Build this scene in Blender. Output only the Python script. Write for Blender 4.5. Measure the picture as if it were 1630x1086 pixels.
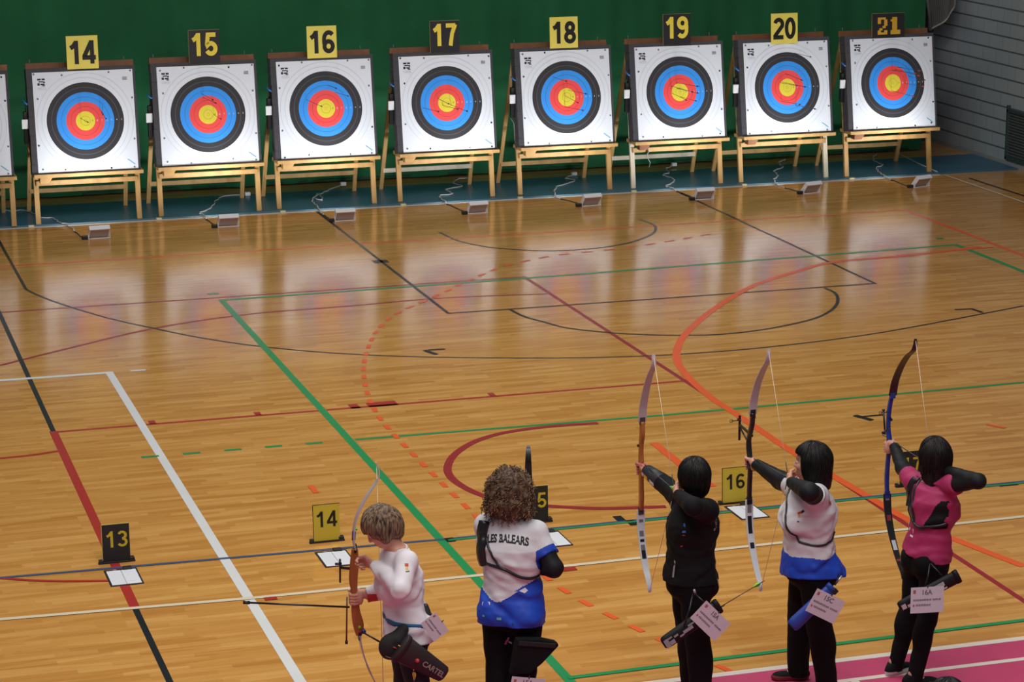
import bpy, bmesh, math, random
import numpy as np
from mathutils import Vector, Matrix, Quaternion
from mathutils.bvhtree import BVHTree

for o in list(bpy.data.objects): bpy.data.objects.remove(o)
SC = bpy.context.scene
COL = SC.collection

# ------------------------------------------------------------------ camera, light, exposure
cam_data = bpy.data.cameras.new('camera')
cam_data.sensor_width = 36.0
cam_data.lens = 3883.7 / 1630 * 36.0
cam_data.clip_end = 200
cam = bpy.data.objects.new('camera', cam_data); COL.objects.link(cam)
_R = Vector((0.95458815, -0.29791718, -0.00261262)); _U = Vector((0.07223146, 0.22291908, 0.97215724)); _F = Vector((0.28903994, 0.92819849, -0.2343149))
M = Matrix((( _R.x, _U.x, -_F.x, 0), (_R.y, _U.y, -_F.y, 0), (_R.z, _U.z, -_F.z, 0), (0, 0, 0, 1)))
cam.matrix_world = Matrix.Translation((0, 0, 5.8815)) @ M
SC.camera = cam
SC.view_settings.view_transform = 'Standard'
SC.view_settings.look = 'None'
SC.view_settings.exposure = 0.0
SC.view_settings.gamma = 1.0
SC.view_settings.use_curve_mapping = False

world = bpy.data.worlds.new('hall_air'); SC.world = world
world.use_nodes = True
bg = world.node_tree.nodes['Background']
bg.inputs[0].default_value = (0.80, 0.88, 1.0, 1); bg.inputs[1].default_value = 0.16

def area_light(name, loc, size, energy, color=(1, 1, 1), target=None, size_y=None, spread=None):
    d = bpy.data.lights.new(name, 'AREA'); d.energy = energy; d.color = color
    d.shape = 'RECTANGLE'; d.size = size; d.size_y = size_y or size
    if spread: d.spread = spread
    o = bpy.data.objects.new(name, d); COL.objects.link(o); o.location = loc
    t = Vector(target) if target else Vector((loc[0], loc[1], 0))
    o.rotation_euler = (t - Vector(loc)).to_track_quat('-Z', 'Y').to_euler()
    return o
area_light('hall_area_light', (3.5, 9.5, 9.5), 7, 640, (1.0, .97, .92), size_y=6, target=(4.2, 12.5, 0))
area_light('hall_area_light', (5, 18.5, 10), 7, 600, (1.0, .97, .92), size_y=6, target=(5.5, 16.5, 0))
area_light('hall_area_light', (8, 21.5, 8.0), 11, 330, (.97, .98, 1.0), size_y=2.5, target=(9.5, 33.5, 3.0))  # added fill light that brightens the curtain and side wall, no known fixture

# ------------------------------------------------------------------ helpers
def lin(c):
    return tuple(((x / 255) / 12.92 if x / 255 <= .04045 else ((x / 255 + .055) / 1.055) ** 2.4) for x in c) + (1.0,)
MATS = {}
def mat(name, rgb, rough=.6, metal=0.0, spec=.5, vary=0.0, scale=40, emit=0.0, bump=0.0, bscale=200, stretch=(1, 1, 1)):
    if name in MATS: return MATS[name]
    m = bpy.data.materials.new(name); m.use_nodes = True; nt = m.node_tree
    p = nt.nodes['Principled BSDF']; c = lin(rgb)
    p.inputs['Base Color'].default_value = c
    p.inputs['Roughness'].default_value = rough; p.inputs['Metallic'].default_value = metal
    p.inputs['Specular IOR Level'].default_value = spec
    tc = nt.nodes.new('ShaderNodeTexCoord'); mp = nt.nodes.new('ShaderNodeMapping'); mp.inputs['Scale'].default_value = stretch
    nt.links.new(tc.outputs['Object'], mp.inputs['Vector'])
    nz = nt.nodes.new('ShaderNodeTexNoise'); nz.inputs['Scale'].default_value = scale; nz.inputs['Detail'].default_value = 3
    nt.links.new(mp.outputs[0], nz.inputs['Vector'])
    rp = nt.nodes.new('ShaderNodeValToRGB')
    v = max(vary, .015)
    rp.color_ramp.elements[0].position = .3; rp.color_ramp.elements[1].position = .7
    rp.color_ramp.elements[0].color = tuple(x * (1 - v) for x in c[:3]) + (1,)
    rp.color_ramp.elements[1].color = tuple(min(1, x * (1 + v)) for x in c[:3]) + (1,)
    nt.links.new(nz.outputs['Fac'], rp.inputs['Fac']); nt.links.new(rp.outputs['Color'], p.inputs['Base Color'])
    if emit:
        p.inputs['Emission Color'].default_value = c; p.inputs['Emission Strength'].default_value = emit
    if bump:
        n2 = nt.nodes.new('ShaderNodeTexNoise'); n2.inputs['Scale'].default_value = bscale
        nt.links.new(mp.outputs[0], n2.inputs['Vector'])
        b = nt.nodes.new('ShaderNodeBump'); b.inputs['Strength'].default_value = bump; b.inputs['Distance'].default_value = .01
        nt.links.new(n2.outputs['Fac'], b.inputs['Height']); nt.links.new(b.outputs[0], p.inputs['Normal'])
    MATS[name] = m; return m

def tag(o, label=None, cat=None, group=None, kind=None):
    if label: o['label'] = label
    if cat: o['category'] = cat
    if group: o['group'] = group
    if kind: o['kind'] = kind
    return o
def empty(name, loc=(0, 0, 0), parent=None):
    o = bpy.data.objects.new(name, None); COL.objects.link(o); o.location = loc; o.empty_display_size = .1
    if parent: o.parent = parent
    return o
class MB:
    """collects shapes with material slots, builds ONE mesh object"""
    def __init__(s): s.v = []; s.f = []; s.m = []; s.mats = []; s.smooth = []
    def slot(s, m):
        if m not in s.mats: s.mats.append(m)
        return s.mats.index(m)
    def add(s, vs, fs, m, smooth=False):
        k = len(s.v); s.v += [tuple(v) for v in vs]; i = s.slot(m)
        for f in fs: s.f.append([q + k for q in f]); s.m.append(i); s.smooth.append(smooth)
        return s
    def box(s, lo, hi, m, X=None):
        vs = [Vector((x, y, z)) for x in (lo[0], hi[0]) for y in (lo[1], hi[1]) for z in (lo[2], hi[2])]
        if X is not None: vs = [X @ v for v in vs]
        return s.add(vs, [(0, 1, 3, 2), (4, 6, 7, 5), (0, 4, 5, 1), (2, 3, 7, 6), (0, 2, 6, 4), (1, 5, 7, 3)], m)
    def bar(s, a, b, w, h, m, up=(0, 0, 1)):
        """rectangular bar from a to b, w across, h along 'up'"""
        a = Vector(a); b = Vector(b); d = (b - a).normalized(); u = Vector(up); u = (u - d * u.dot(d)).normalized(); sd = d.cross(u)
        vs = [p + sd * x * w / 2 + u * y * h / 2 for p in (a, b) for x, y in ((-1, -1), (1, -1), (1, 1), (-1, 1))]
        return s.add(vs, [(3, 2, 1, 0), (4, 5, 6, 7), (0, 1, 5, 4), (1, 2, 6, 5), (2, 3, 7, 6), (3, 0, 4, 7)], m)
    def tube(s, pts, r, m, n=8, flat=1.0, up=(0, 0, 1), smooth=True):
        pts = [Vector(p) for p in pts]; N = len(pts); rr = r if isinstance(r, (list, tuple)) else [r] * N
        vs = []; fs = []; prev = None
        for i, p in enumerate(pts):
            d = (pts[min(i + 1, N - 1)] - pts[max(i - 1, 0)])
            d = d.normalized() if d.length > 1e-9 else Vector((0, 0, 1))
            u = Vector(up) if prev is None else prev
            u = u - d * u.dot(d)
            if u.length < 1e-4: u = d.orthogonal()
            u.normalize(); prev = u; w = d.cross(u)
            for k in range(n):
                t = 2 * math.pi * k / n
                vs.append(p + (u * math.cos(t) * flat + w * math.sin(t)) * rr[i])
        for i in range(N - 1):
            for k in range(n):
                fs.append((i * n + k, i * n + (k + 1) % n, (i + 1) * n + (k + 1) % n, (i + 1) * n + k))
        fs.append(tuple(range(n))[::-1]); fs.append(tuple((N - 1) * n + k for k in range(n)))
        return s.add(vs, fs, m, smooth)
    def prism(s, poly, o, ux, uy, un, t, m):
        """2d outline -> slab of thickness t along un"""
        o = Vector(o); ux = Vector(ux); uy = Vector(uy); un = Vector(un); n = len(poly)
        vs = [o + ux * x + uy * y for x, y in poly] + [o + ux * x + uy * y + un * t for x, y in poly]
        fs = [tuple(range(n))[::-1], tuple(range(n, 2 * n))] + [(i, (i + 1) % n, n + (i + 1) % n, n + i) for i in range(n)]
        return s.add(vs, fs, m)
    def annulus(s, c, ux, uy, r0, r1, m, n=64):
        c = Vector(c); ux = Vector(ux); uy = Vector(uy)
        P = lambda r, k: c + ux * r * math.cos(2 * math.pi * k / n) + uy * r * math.sin(2 * math.pi * k / n)
        if r0 <= 0: return s.add([P(r1, k) for k in range(n)], [tuple(range(n))], m)
        return s.add([P(r0, k) for k in range(n)] + [P(r1, k) for k in range(n)], [(k, n + k, n + (k + 1) % n, (k + 1) % n) for k in range(n)], m)
    def build(s, name, parent=None, bevel=0.0, rel=True):
        me = bpy.data.meshes.new(name)
        off = Vector((0, 0, 0))
        if parent is not None and rel:
            off = world_loc(parent)
        me.from_pydata([tuple(Vector(v) - off) for v in s.v], [], s.f)
        for m in s.mats: me.materials.append(m)
        me.polygons.foreach_set('material_index', s.m)
        me.polygons.foreach_set('use_smooth', s.smooth)
        me.update()
        o = bpy.data.objects.new(name, me); COL.objects.link(o)
        if parent is not None: o.parent = parent
        if bevel:
            b = o.modifiers.new('bevel', 'BEVEL'); b.width = bevel; b.segments = 2; b.limit_method = 'ANGLE'
        return o
def world_loc(o):
    p = Vector((0, 0, 0))
    while o is not None: p += o.location; o = o.parent
    return p
def copy_tree(o, parent=None):
    c = o.copy(); COL.objects.link(c)
    if parent is not None: c.parent = parent
    for ch in [x for x in o.children]: copy_tree(ch, c)
    return c
def spline(pts, n=8, closed=False):
    """Catmull-Rom through points"""
    P = [Vector(p) if len(p) == 3 else Vector((p[0], p[1], 0)) for p in pts]; out = []
    for i in range(len(P) - 1):
        p0 = P[max(i - 1, 0)]; p1 = P[i]; p2 = P[i + 1]; p3 = P[min(i + 2, len(P) - 1)]
        for k in range(n):
            t = k / n
            out.append(.5 * ((2 * p1) + (p2 - p0) * t + (2 * p0 - 5 * p1 + 4 * p2 - p3) * t * t + (3 * p1 - p0 - 3 * p2 + p3) * t ** 3))
    out.append(P[-1]); return out
_tcache = {}
def text_mesh(txt, size, bold=.0, sx=1.0):
    """centred flat text triangles: verts in xy, faces"""
    k = (txt, size, bold, sx)
    if k in _tcache: return _tcache[k]
    cu = bpy.data.curves.new('t', 'FONT'); cu.body = txt; cu.size = size; cu.align_x = 'CENTER'; cu.align_y = 'CENTER'; cu.offset = bold * size; cu.resolution_u = 4
    o = bpy.data.objects.new('t', cu); COL.objects.link(o)
    dg = bpy.context.evaluated_depsgraph_get(); me = bpy.data.meshes.new_from_object(o.evaluated_get(dg))
    vs = [Vector((v.co.x * sx, v.co.y, 0)) for v in me.vertices]; fs = [tuple(p.vertices) for p in me.polygons]
    bpy.data.objects.remove(o); bpy.data.curves.remove(cu); bpy.data.meshes.remove(me)
    if vs:
        x0 = min(v.x for v in vs); x1 = max(v.x for v in vs); y0 = min(v.y for v in vs); y1 = max(v.y for v in vs)
        vs = [Vector((v.x - (x0 + x1) / 2, v.y - (y0 + y1) / 2, 0)) for v in vs]
    _tcache[k] = (vs, fs); return vs, fs
def put_text(mb, txt, size, o, ux, uy, m, bold=.02, sx=1.0, lift=None):
    vs, fs = text_mesh(txt, size, bold, sx); o = Vector(o); ux = Vector(ux); uy = Vector(uy)
    mb.add([o + ux * v.x + uy * v.y for v in vs], fs, m)

def _arc(cx, cy, rx, ry, a0, a1, n=14): return [(cx + rx * math.cos(math.radians(a0 + (a1 - a0) * k / n)), cy + ry * math.sin(math.radians(a0 + (a1 - a0) * k / n))) for k in range(n + 1)]
DIG = {'0': [_arc(.30, .5, .205, .41, 90, 450, 28)], '1': [[(.07, .69), (.20, .76), (.33, .93)], [(.345, 1.0), (.345, 0)]],
 '2': [_arc(.30, .70, .205, .21, 165, -25, 14) + [(.10, .16), (.10, .09), (.56, .09)]], '3': [_arc(.28, .71, .20, .20, 155, -90, 14), _arc(.28, .29, .225, .21, 90, -155, 14)],
 '4': [[(.42, .97), (.07, .33), (.07, .27), (.60, .27)], [(.43, 1.0), (.43, 0)]], '5': [[(.54, .91), (.17, .91), (.12, .50)] + _arc(.30, .31, .215, .225, 140, -155, 16)],
 '6': [_arc(.33, .62, .235, .29, 40, 180, 10) + [(.095, .40)], _arc(.31, .30, .205, .215, 90, 450, 24)], '7': [[(.05, .91), (.53, .91)], [(.53, .95), (.36, .55), (.27, 0)]],
 '8': [_arc(.30, .72, .175, .19, 90, 450, 24), _arc(.30, .285, .215, .205, 90, 450, 24)], '9': [_arc(.29, .70, .205, .215, 90, 450, 24), _arc(.27, .38, .235, .29, -140, 0, 10) + [(.505, .60)]]}
def put_digits(mb, txt, size, o, ux, uy, m, w=.17, sx=.95, gap=.06):
    """bold stroke numerals centred at o"""
    o = Vector(o); ux = Vector(ux); uy = Vector(uy); W = .60; tot = len(txt) * W + (len(txt) - 1) * gap; un = ux.cross(uy); j = 0
    for i, ch in enumerate(txt):
        for st in DIG[ch]:
            j += 1; P = [Vector((x, y)) for x, y in st]; n = len(P); vs = []; closed = (P[0] - P[-1]).length < 1e-4
            for k in range(n):
                d0 = (P[k] - P[k - 1]).normalized() if k else ((P[0] - P[-2]).normalized() if closed else (P[1] - P[0]).normalized())
                d1 = (P[k + 1] - P[k]).normalized() if k < n - 1 else ((P[1] - P[0]).normalized() if closed else d0)
                d = (d0 + d1).normalized(); nn = Vector((-d.y, d.x)); c = max(.55, nn.dot(Vector((-d0.y, d0.x))))
                for s_ in (1, -1):
                    q = P[k] + nn * s_ * w / 2 / c; vs.append(o + ux * (q.x + i * (W + gap) - tot / 2) * size * sx + uy * (q.y - .5) * size + un * .00025 * j)
            mb.add(vs, [(2 * k, 2 * k + 1, 2 * k + 3, 2 * k + 2) for k in range(n - 1)], m)

# ------------------------------------------------------------------ signed-distance modelling (one smooth surface per body / garment)
def vnoise(P, seed=0):
    """cheap smooth pseudo noise in [-1,1]"""
    x, y, z = P; s = seed * 1.7
    return (np.sin(x * 1.0 + 1.3 * np.sin(y * .9 + s) + s) + np.sin(y * 1.1 + 1.2 * np.sin(z * .8 + s * 2) + 1.7) + np.sin(z * .95 + 1.4 * np.sin(x * .7 + s) + 3.1 * s)) / 3
def f_cap(a, b, ra, rb):
    a = np.array(a, float); b = np.array(b, float); ab = b - a; L = max(ab @ ab, 1e-9)
    r = max(ra, rb); lo = np.minimum(a, b) - r; hi = np.maximum(a, b) + r
    def f(X, Y, Z):
        px, py, pz = X - a[0], Y - a[1], Z - a[2]
        t = np.clip((px * ab[0] + py * ab[1] + pz * ab[2]) / L, 0, 1)
        return np.sqrt((px - t * ab[0]) ** 2 + (py - t * ab[1]) ** 2 + (pz - t * ab[2]) ** 2) - (ra + (rb - ra) * t)
    return (f, lo, hi)
def f_capflat(a, b, ra, rb):
    f0, lo, hi = f_cap(a, b, ra, rb); b = np.array(b, float); d = b - np.array(a, float); d /= np.linalg.norm(d)
    return (lambda X, Y, Z: np.maximum(f0(X, Y, Z), (X - b[0]) * d[0] + (Y - b[1]) * d[1] + (Z - b[2]) * d[2]), lo, hi)
def f_ell(c, r, ax=None):
    c = np.array(c, float); r = np.array(r, float); A = np.eye(3) if ax is None else np.array(ax, float)
    e = np.abs(A.T) @ r; lo = c - e; hi = c + e
    def f(X, Y, Z):
        px, py, pz = X - c[0], Y - c[1], Z - c[2]
        q = [(px * A[i][0] + py * A[i][1] + pz * A[i][2]) for i in range(3)]
        k0 = np.sqrt(sum((q[i] / r[i]) ** 2 for i in range(3))); k1 = np.sqrt(sum((q[i] / r[i] ** 2) ** 2 for i in range(3))) + 1e-9
        return k0 * (k0 - 1) / k1
    return (f, lo, hi)
def f_loft(st, l, fw):
    """st rows: z,cx,cy,half width,half depth"""
    st = np.array(st, float); o = np.argsort(st[:, 0]); st = st[o]
    m = st[:, 3:].max(); lo = np.array([st[:, 1].min() - m, st[:, 2].min() - m, st[0, 0]]); hi = np.array([st[:, 1].max() + m, st[:, 2].max() + m, st[-1, 0]])
    def f(X, Y, Z):
        z = Z.ravel() if Z.ndim else Z
        cx = np.interp(Z, st[:, 0], st[:, 1]); cy = np.interp(Z, st[:, 0], st[:, 2]); a = np.interp(Z, st[:, 0], st[:, 3]); b = np.interp(Z, st[:, 0], st[:, 4])
        u = (X - cx) * l[0] + (Y - cy) * l[1]; v = (X - cx) * fw[0] + (Y - cy) * fw[1]
        k0 = np.sqrt((u / a) ** 2 + (v / b) ** 2); k1 = np.sqrt((u / a ** 2) ** 2 + (v / b ** 2) ** 2) + 1e-6
        d = k0 * (k0 - 1) / k1
        return np.maximum(d, np.maximum(st[0, 0] - Z, Z - st[-1, 0]))
    return (f, lo, hi)
def surface(prims, h, k=.02, post=None, pad=.03):
    """prims: list of (f,lo,hi[,k]); smooth union; returns verts, quads (surface nets)"""
    lo = np.min([p[1] for p in prims], axis=0) - pad; hi = np.max([p[2] for p in prims], axis=0) + pad
    n = np.ceil((hi - lo) / h).astype(int) + 1
    ax = [(lo[i] + h * np.arange(n[i])).astype(np.float32) for i in range(3)]
    D = np.full(tuple(n), .2, np.float32)
    for p in prims:
        kk = p[3] if len(p) > 3 else k
        mg = kk + .012 + pad * .5
        i0 = np.maximum(0, np.floor((p[1] - mg - lo) / h).astype(int)); i1 = np.minimum(n, np.ceil((p[2] + mg - lo) / h).astype(int) + 1)
        sl = tuple(slice(i0[i], i1[i]) for i in range(3))
        X = ax[0][sl[0]][:, None, None]; Y = ax[1][sl[1]][None, :, None]; Z = ax[2][sl[2]][None, None, :]
        d = p[0](X, Y, Z).astype(np.float32); c = D[sl]
        hh = np.maximum(kk - np.abs(c - d), 0) / kk
        D[sl] = np.minimum(c, d) - hh * hh * kk * .25
    if post is not None:
        D = post(ax[0][:, None, None], ax[1][None, :, None], ax[2][None, None, :], D).astype(np.float32)
    D[0] = D[-1] = .1; D[:, 0] = D[:, -1] = .1; D[:, :, 0] = D[:, :, -1] = .1
    S = D < 0
    c8 = np.zeros(tuple(n - 1), np.int8)
    for dx in (0, 1):
        for dy in (0, 1):
            for dz in (0, 1): c8 += S[dx:n[0] - 1 + dx, dy:n[1] - 1 + dy, dz:n[2] - 1 + dz]
    act = (c8 > 0) & (c8 < 8); I = np.argwhere(act); idx = -np.ones(act.shape, np.int64); idx[act] = np.arange(len(I))
    acc = np.zeros((len(I), 3)); cnt = np.zeros(len(I))
    cor = [(0, 0, 0), (1, 0, 0), (0, 1, 0), (1, 1, 0), (0, 0, 1), (1, 0, 1), (0, 1, 1), (1, 1, 1)]
    vals = [D[I[:, 0] + c[0], I[:, 1] + c[1], I[:, 2] + c[2]] for c in cor]
    for a, b in ((0, 1), (2, 3), (4, 5), (6, 7), (0, 2), (1, 3), (4, 6), (5, 7), (0, 4), (1, 5), (2, 6), (3, 7)):
        va, vb = vals[a], vals[b]; m = (va < 0) != (vb < 0)
        t = np.where(m, va / np.where(m, va - vb, 1), 0)
        pa = np.array(cor[a], float); pb = np.array(cor[b], float)
        acc += np.where(m[:, None], pa + (pb - pa) * t[:, None], 0); cnt += m
    V = lo + h * (I + acc / cnt[:, None])
    Q = []
    for d in range(3):
        e1, e2 = (d + 1) % 3, (d + 2) % 3
        sa = [slice(None)] * 3; sb = [slice(None)] * 3; sa[d] = slice(0, n[d] - 1); sb[d] = slice(1, n[d])
        A = S[tuple(sa)]; B = S[tuple(sb)]; E = np.argwhere(A != B); fl = A[tuple(E.T)]
        def cell(o1, o2):
            c = E.copy(); c[:, e1] -= o1; c[:, e2] -= o2; return idx[tuple(c.T)]
        ok = (E[:, e1] > 0) & (E[:, e2] > 0) & (E[:, e1] < n[e1] - 1) & (E[:, e2] < n[e2] - 1)
        E = E[ok]; fl = fl[ok]
        q = np.stack([cell(1, 1), cell(0, 1), cell(0, 0), cell(1, 0)], 1)
        q[~fl] = q[~fl][:, ::-1]; Q.append(q)
    return V, np.concatenate(Q)
def np_mesh(name, parts, mats, parent=None, slotf=None, smooth=True):
    """parts: list of (V,Q); slotf(centres, normals)->slots"""
    off = np.array(world_loc(parent)) if parent is not None else np.zeros(3)
    Vs = []; Qs = []; k = 0
    for V, Q in parts: Vs.append(V); Qs.append(Q + k); k += len(V)
    V = np.concatenate(Vs); Q = np.concatenate(Qs)
    me = bpy.data.meshes.new(name)
    me.from_pydata([], [], [])
    me.vertices.add(len(V)); me.vertices.foreach_set('co', (V - off).ravel())
    me.loops.add(len(Q) * 4); me.loops.foreach_set('vertex_index', Q.ravel().astype(np.int32))
    me.polygons.add(len(Q)); me.polygons.foreach_set('loop_start', np.arange(0, len(Q) * 4, 4, dtype=np.int32)); me.polygons.foreach_set('loop_total', np.full(len(Q), 4, np.int32))
    for m in mats: me.materials.append(m)
    if slotf is not None:
        me.polygons.foreach_set('material_index', slotf(V[Q].mean(axis=1)).astype(np.int32))
    me.polygons.foreach_set('use_smooth', np.full(len(Q), smooth))
    me.update(calc_edges=True); me.validate()
    o = bpy.data.objects.new(name, me); COL.objects.link(o)
    if parent is not None: o.parent = parent
    o['_bv'] = 0; del o['_bv']
    BVH[o.name] = BVHTree.FromPolygons([tuple(v) for v in V], [tuple(q) for q in Q.tolist()])
    return o
BVH = {}
CABLES = [[(3.875, 30.087), (3.77, 30.292), (3.731, 30.962), (3.623, 31.177), (3.576, 31.512), (3.425, 31.608), (3.368, 31.953), (3.26, 32.225), (3.131, 32.172), (3.003, 32.357)],
 [(5.544, 30.414), (5.492, 30.702), (5.486, 31.119), (5.456, 31.269), (5.655, 31.584), (5.847, 32.157), (6.031, 32.449), (6.326, 32.403)],
 [(7.041, 30.332), (7.008, 30.62), (7.006, 30.903), (7.037, 31.373), (7.073, 31.755), (7.261, 32.199), (7.202, 31.713), (7.139, 31.934), (7.348, 32.273), (7.551, 32.57), (7.734, 32.775)],
 [(8.836, 30.303), (8.781, 30.801), (8.748, 31.206), (8.798, 31.541), (9.0, 31.628), (9.013, 31.986), (9.288, 32.158), (9.25, 32.437), (9.417, 32.762), (9.559, 32.771)],
 [(10.464, 30.396), (10.386, 30.768), (10.3, 31.048), (10.501, 31.654), (10.779, 31.935), (10.945, 32.151), (10.869, 32.34), (11.08, 32.548)],
 [(12.072, 30.316), (12.051, 30.729), (12.013, 31.158), (11.982, 31.273), (12.209, 31.573), (12.304, 31.868), (12.271, 32.156), (12.432, 32.327), (12.505, 32.645), (12.707, 32.868)],
 [(13.62, 30.266), (13.592, 30.586), (13.532, 30.923), (13.607, 31.276), (13.803, 31.596), (13.922, 32.007), (14.143, 32.221), (14.277, 32.645), (14.478, 32.877)],
 [(15.206, 30.214), (15.244, 30.683), (15.237, 31.069), (15.291, 31.387), (15.437, 31.795), (15.62, 31.967), (15.685, 32.419), (15.981, 32.929)]]
WIRE = [(16.1, 31.177), (16.166, 31.846), (16.286, 32.706), (16.414, 33.287)]
SHOT = {14: [(4.151, 1.484, 0), (4.188, 1.427, 0), (3.967, 1.398, 0)],
 15: [(5.555, 1.605, 0), (5.594, 1.563, 0), (5.645, 1.36, 0)],
 16: [(7.159, 1.688, 0), (7.315, 1.584, 0), (6.964, 1.461, 0), (7.196, 1.857, 0)],
 17: [(8.918, 1.308, 0), (8.789, 1.347, 0), (8.67, 1.418, 0), (8.533, 1.325, 1)],
 18: [(10.529, 1.252, 0), (10.449, 1.356, 0), (10.29, 1.647, 0), (10.572, 1.468, 1)],
 19: [(12.167, 1.501, 1), (12.168, 1.408, 0), (12.134, 1.307, 0), (12.086, 1.428, 1), (11.997, 1.322, 0)],
 20: [(13.807, 1.836, 2), (13.613, 1.449, 2), (13.676, 1.187, 2), (13.744, 1.426, 1), (13.685, 1.523, 1), (13.903, 1.117, 2)],
 21: [(15.398, 1.548, 3), (15.464, 1.581, 3), (15.447, 1.511, 3), (15.546, 1.446, 3), (15.521, 1.36, 3), (15.372, 1.226, 3)]}
JOINTS = {'a1': {'anL': (3.534, 13.237, 0.09),
        'anR': (3.483, 13.456, 0.09),
        'chest': (3.511, 13.5, 1.06),
        'elL': (3.36, 13.124, 1.18),
        'elR': (3.463, 13.667, 0.909),
        'head': (3.368, 13.5, 1.379),
        'hipL': (3.544, 13.363, 0.712),
        'hipR': (3.488, 13.523, 0.674),
        'knL': (3.587, 13.482, 0.333),
        'knR': (3.535, 13.675, 0.307),
        'neck': (3.464, 13.5, 1.271),
        'pelvis': (3.521, 13.45, 0.716),
        'shL': (3.498, 13.34, 1.224),
        'shR': (3.487, 13.64, 1.176),
        'wrL': (3.296, 13.33, 1.224),
        'wrR': (3.353, 13.834, 0.816)},
 'a2': {'anL': (4.097, 13.437, 0.09),
        'anR': (4.202, 13.32, 0.09),
        'chest': (4.185, 13.45, 1.165),
        'elL': (4.091, 13.629, 1.037),
        'elR': (4.345, 13.168, 1.128),
        'head': (4.192, 13.52, 1.522),
        'hipL': (4.131, 13.513, 0.706),
        'hipR': (4.227, 13.372, 0.732),
        'knL': (4.151, 13.611, 0.319),
        'knR': (4.258, 13.471, 0.346),
        'neck': (4.195, 13.48, 1.387),
        'pelvis': (4.184, 13.45, 0.742),
        'shL': (4.077, 13.567, 1.3),
        'shR': (4.339, 13.395, 1.275),
        'wrL': (4.264, 13.746, 0.92),
        'wrR': (4.276, 13.362, 1.004)},
 'a3': {'anL': (5.399, 13.344, 0.09),
        'anR': (5.417, 13.56, 0.09),
        'chest': (5.375, 13.5, 1.213),
        'elL': (5.233, 13.169, 1.467),
        'elR': (5.368, 13.946, 1.337),
        'head': (5.387, 13.52, 1.503),
        'hipL': (5.381, 13.391, 0.836),
        'hipR': (5.348, 13.586, 0.795),
        'knL': (5.422, 13.479, 0.448),
        'knR': (5.441, 13.678, 0.417),
        'neck': (5.398, 13.5, 1.374),
        'pelvis': (5.364, 13.5, 0.843),
        'shL': (5.405, 13.35, 1.365),
        'shR': (5.372, 13.678, 1.311),
        'wrL': (5.236, 13.408, 1.445),
        'wrR': (5.339, 14.189, 1.388)},
 'a4': {'anL': (6.292, 13.416, 0.09),
        'anR': (6.211, 13.708, 0.09),
        'chest': (6.167, 13.5, 1.176),
        'elL': (6.007, 13.142, 1.474),
        'elR': (6.158, 13.934, 1.301),
        'head': (6.175, 13.52, 1.534),
        'hipL': (6.197, 13.392, 0.833),
        'hipR': (6.132, 13.573, 0.793),
        'knL': (6.279, 13.451, 0.445),
        'knR': (6.201, 13.685, 0.415),
        'neck': (6.174, 13.5, 1.395),
        'pelvis': (6.181, 13.5, 0.841),
        'shL': (6.152, 13.344, 1.369),
        'shR': (6.158, 13.665, 1.324),
        'wrL': (5.959, 13.376, 1.488),
        'wrR': (6.107, 14.176, 1.334)},
 'a5': {'anL': (6.85, 13.599, 0.09),
        'anR': (6.875, 13.368, 0.09),
        'chest': (7.024, 13.47, 1.207),
        'elL': (7.031, 13.942, 1.304),
        'elR': (7.116, 13.073, 1.456),
        'head': (7.033, 13.52, 1.498),
        'hipL': (6.974, 13.552, 0.711),
        'hipR': (6.993, 13.371, 0.756),
        'knL': (6.989, 13.757, 0.368),
        'knR': (7.034, 13.539, 0.395),
        'neck': (7.042, 13.5, 1.356),
        'pelvis': (6.984, 13.47, 0.767),
        'shL': (6.982, 13.677, 1.285),
        'shR': (7.075, 13.323, 1.362),
        'wrL': (7.086, 14.18, 1.358),
        'wrR': (6.993, 13.291, 1.442)}}
P_REDARC = [(2.125, 23.873), (2.801, 24.341), (3.872, 25.018), (4.948, 25.354), (6.003, 25.4), (7.095, 25.477), (8.293, 25.326)]
P_BLACKARC = [(2.764, 27.401), (2.86, 27.023), (3.067, 26.452), (3.435, 25.655), (3.863, 24.961), (4.232, 24.424), (4.662, 23.937), (5.214, 23.475), (5.779, 23.125), (6.359, 22.855), (6.95, 22.636),
 (7.547, 22.443), (8.162, 22.299), (8.809, 22.228), (9.493, 22.23), (10.222, 22.308), (11.005, 22.465), (11.865, 22.732), (13.06, 23.14)]
P_ORCIRC = [(14.16, 26.227), (13.164, 26.027), (12.102, 25.942), (11.345, 25.508), (10.662, 25.007), (10.049, 24.35), (9.533, 23.708), (9.129, 23.133), (8.814, 22.592), (8.564, 21.978), (8.436, 21.359),
 (8.355, 20.588), (8.353, 19.816), (8.342, 18.635), (8.389, 17.492), (8.437, 16.556), (8.587, 15.899), (8.742, 15.306)]
P_ORDASH = [(11.324, 27.996), (10.627, 27.712), (9.927, 27.486), (9.198, 27.361), (8.745, 27.192), (8.259, 26.888), (7.708, 26.326), (7.237, 25.772), (6.937, 25.428), (6.536, 24.999), (6.212, 24.505),
 (5.903, 23.824), (5.603, 22.936), (5.415, 22.182), (5.278, 21.389), (5.214, 20.738), (5.201, 20.107), (5.199, 19.525), (5.203, 18.931), (5.212, 18.024), (5.24, 17.085), (5.31, 15.919),
 (5.518, 15.027), (5.788, 14.183), (5.935, 13.781)]
P_REDD = [(7.05, 20.034), (6.568, 20.057), (6.131, 19.979), (5.811, 19.783), (5.55, 19.473), (5.389, 19.144), (5.323, 18.854), (5.338, 18.547), (5.43, 18.223), (5.598, 17.989), (5.832, 17.808),
 (6.242, 17.606), (6.738, 17.499)]
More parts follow.
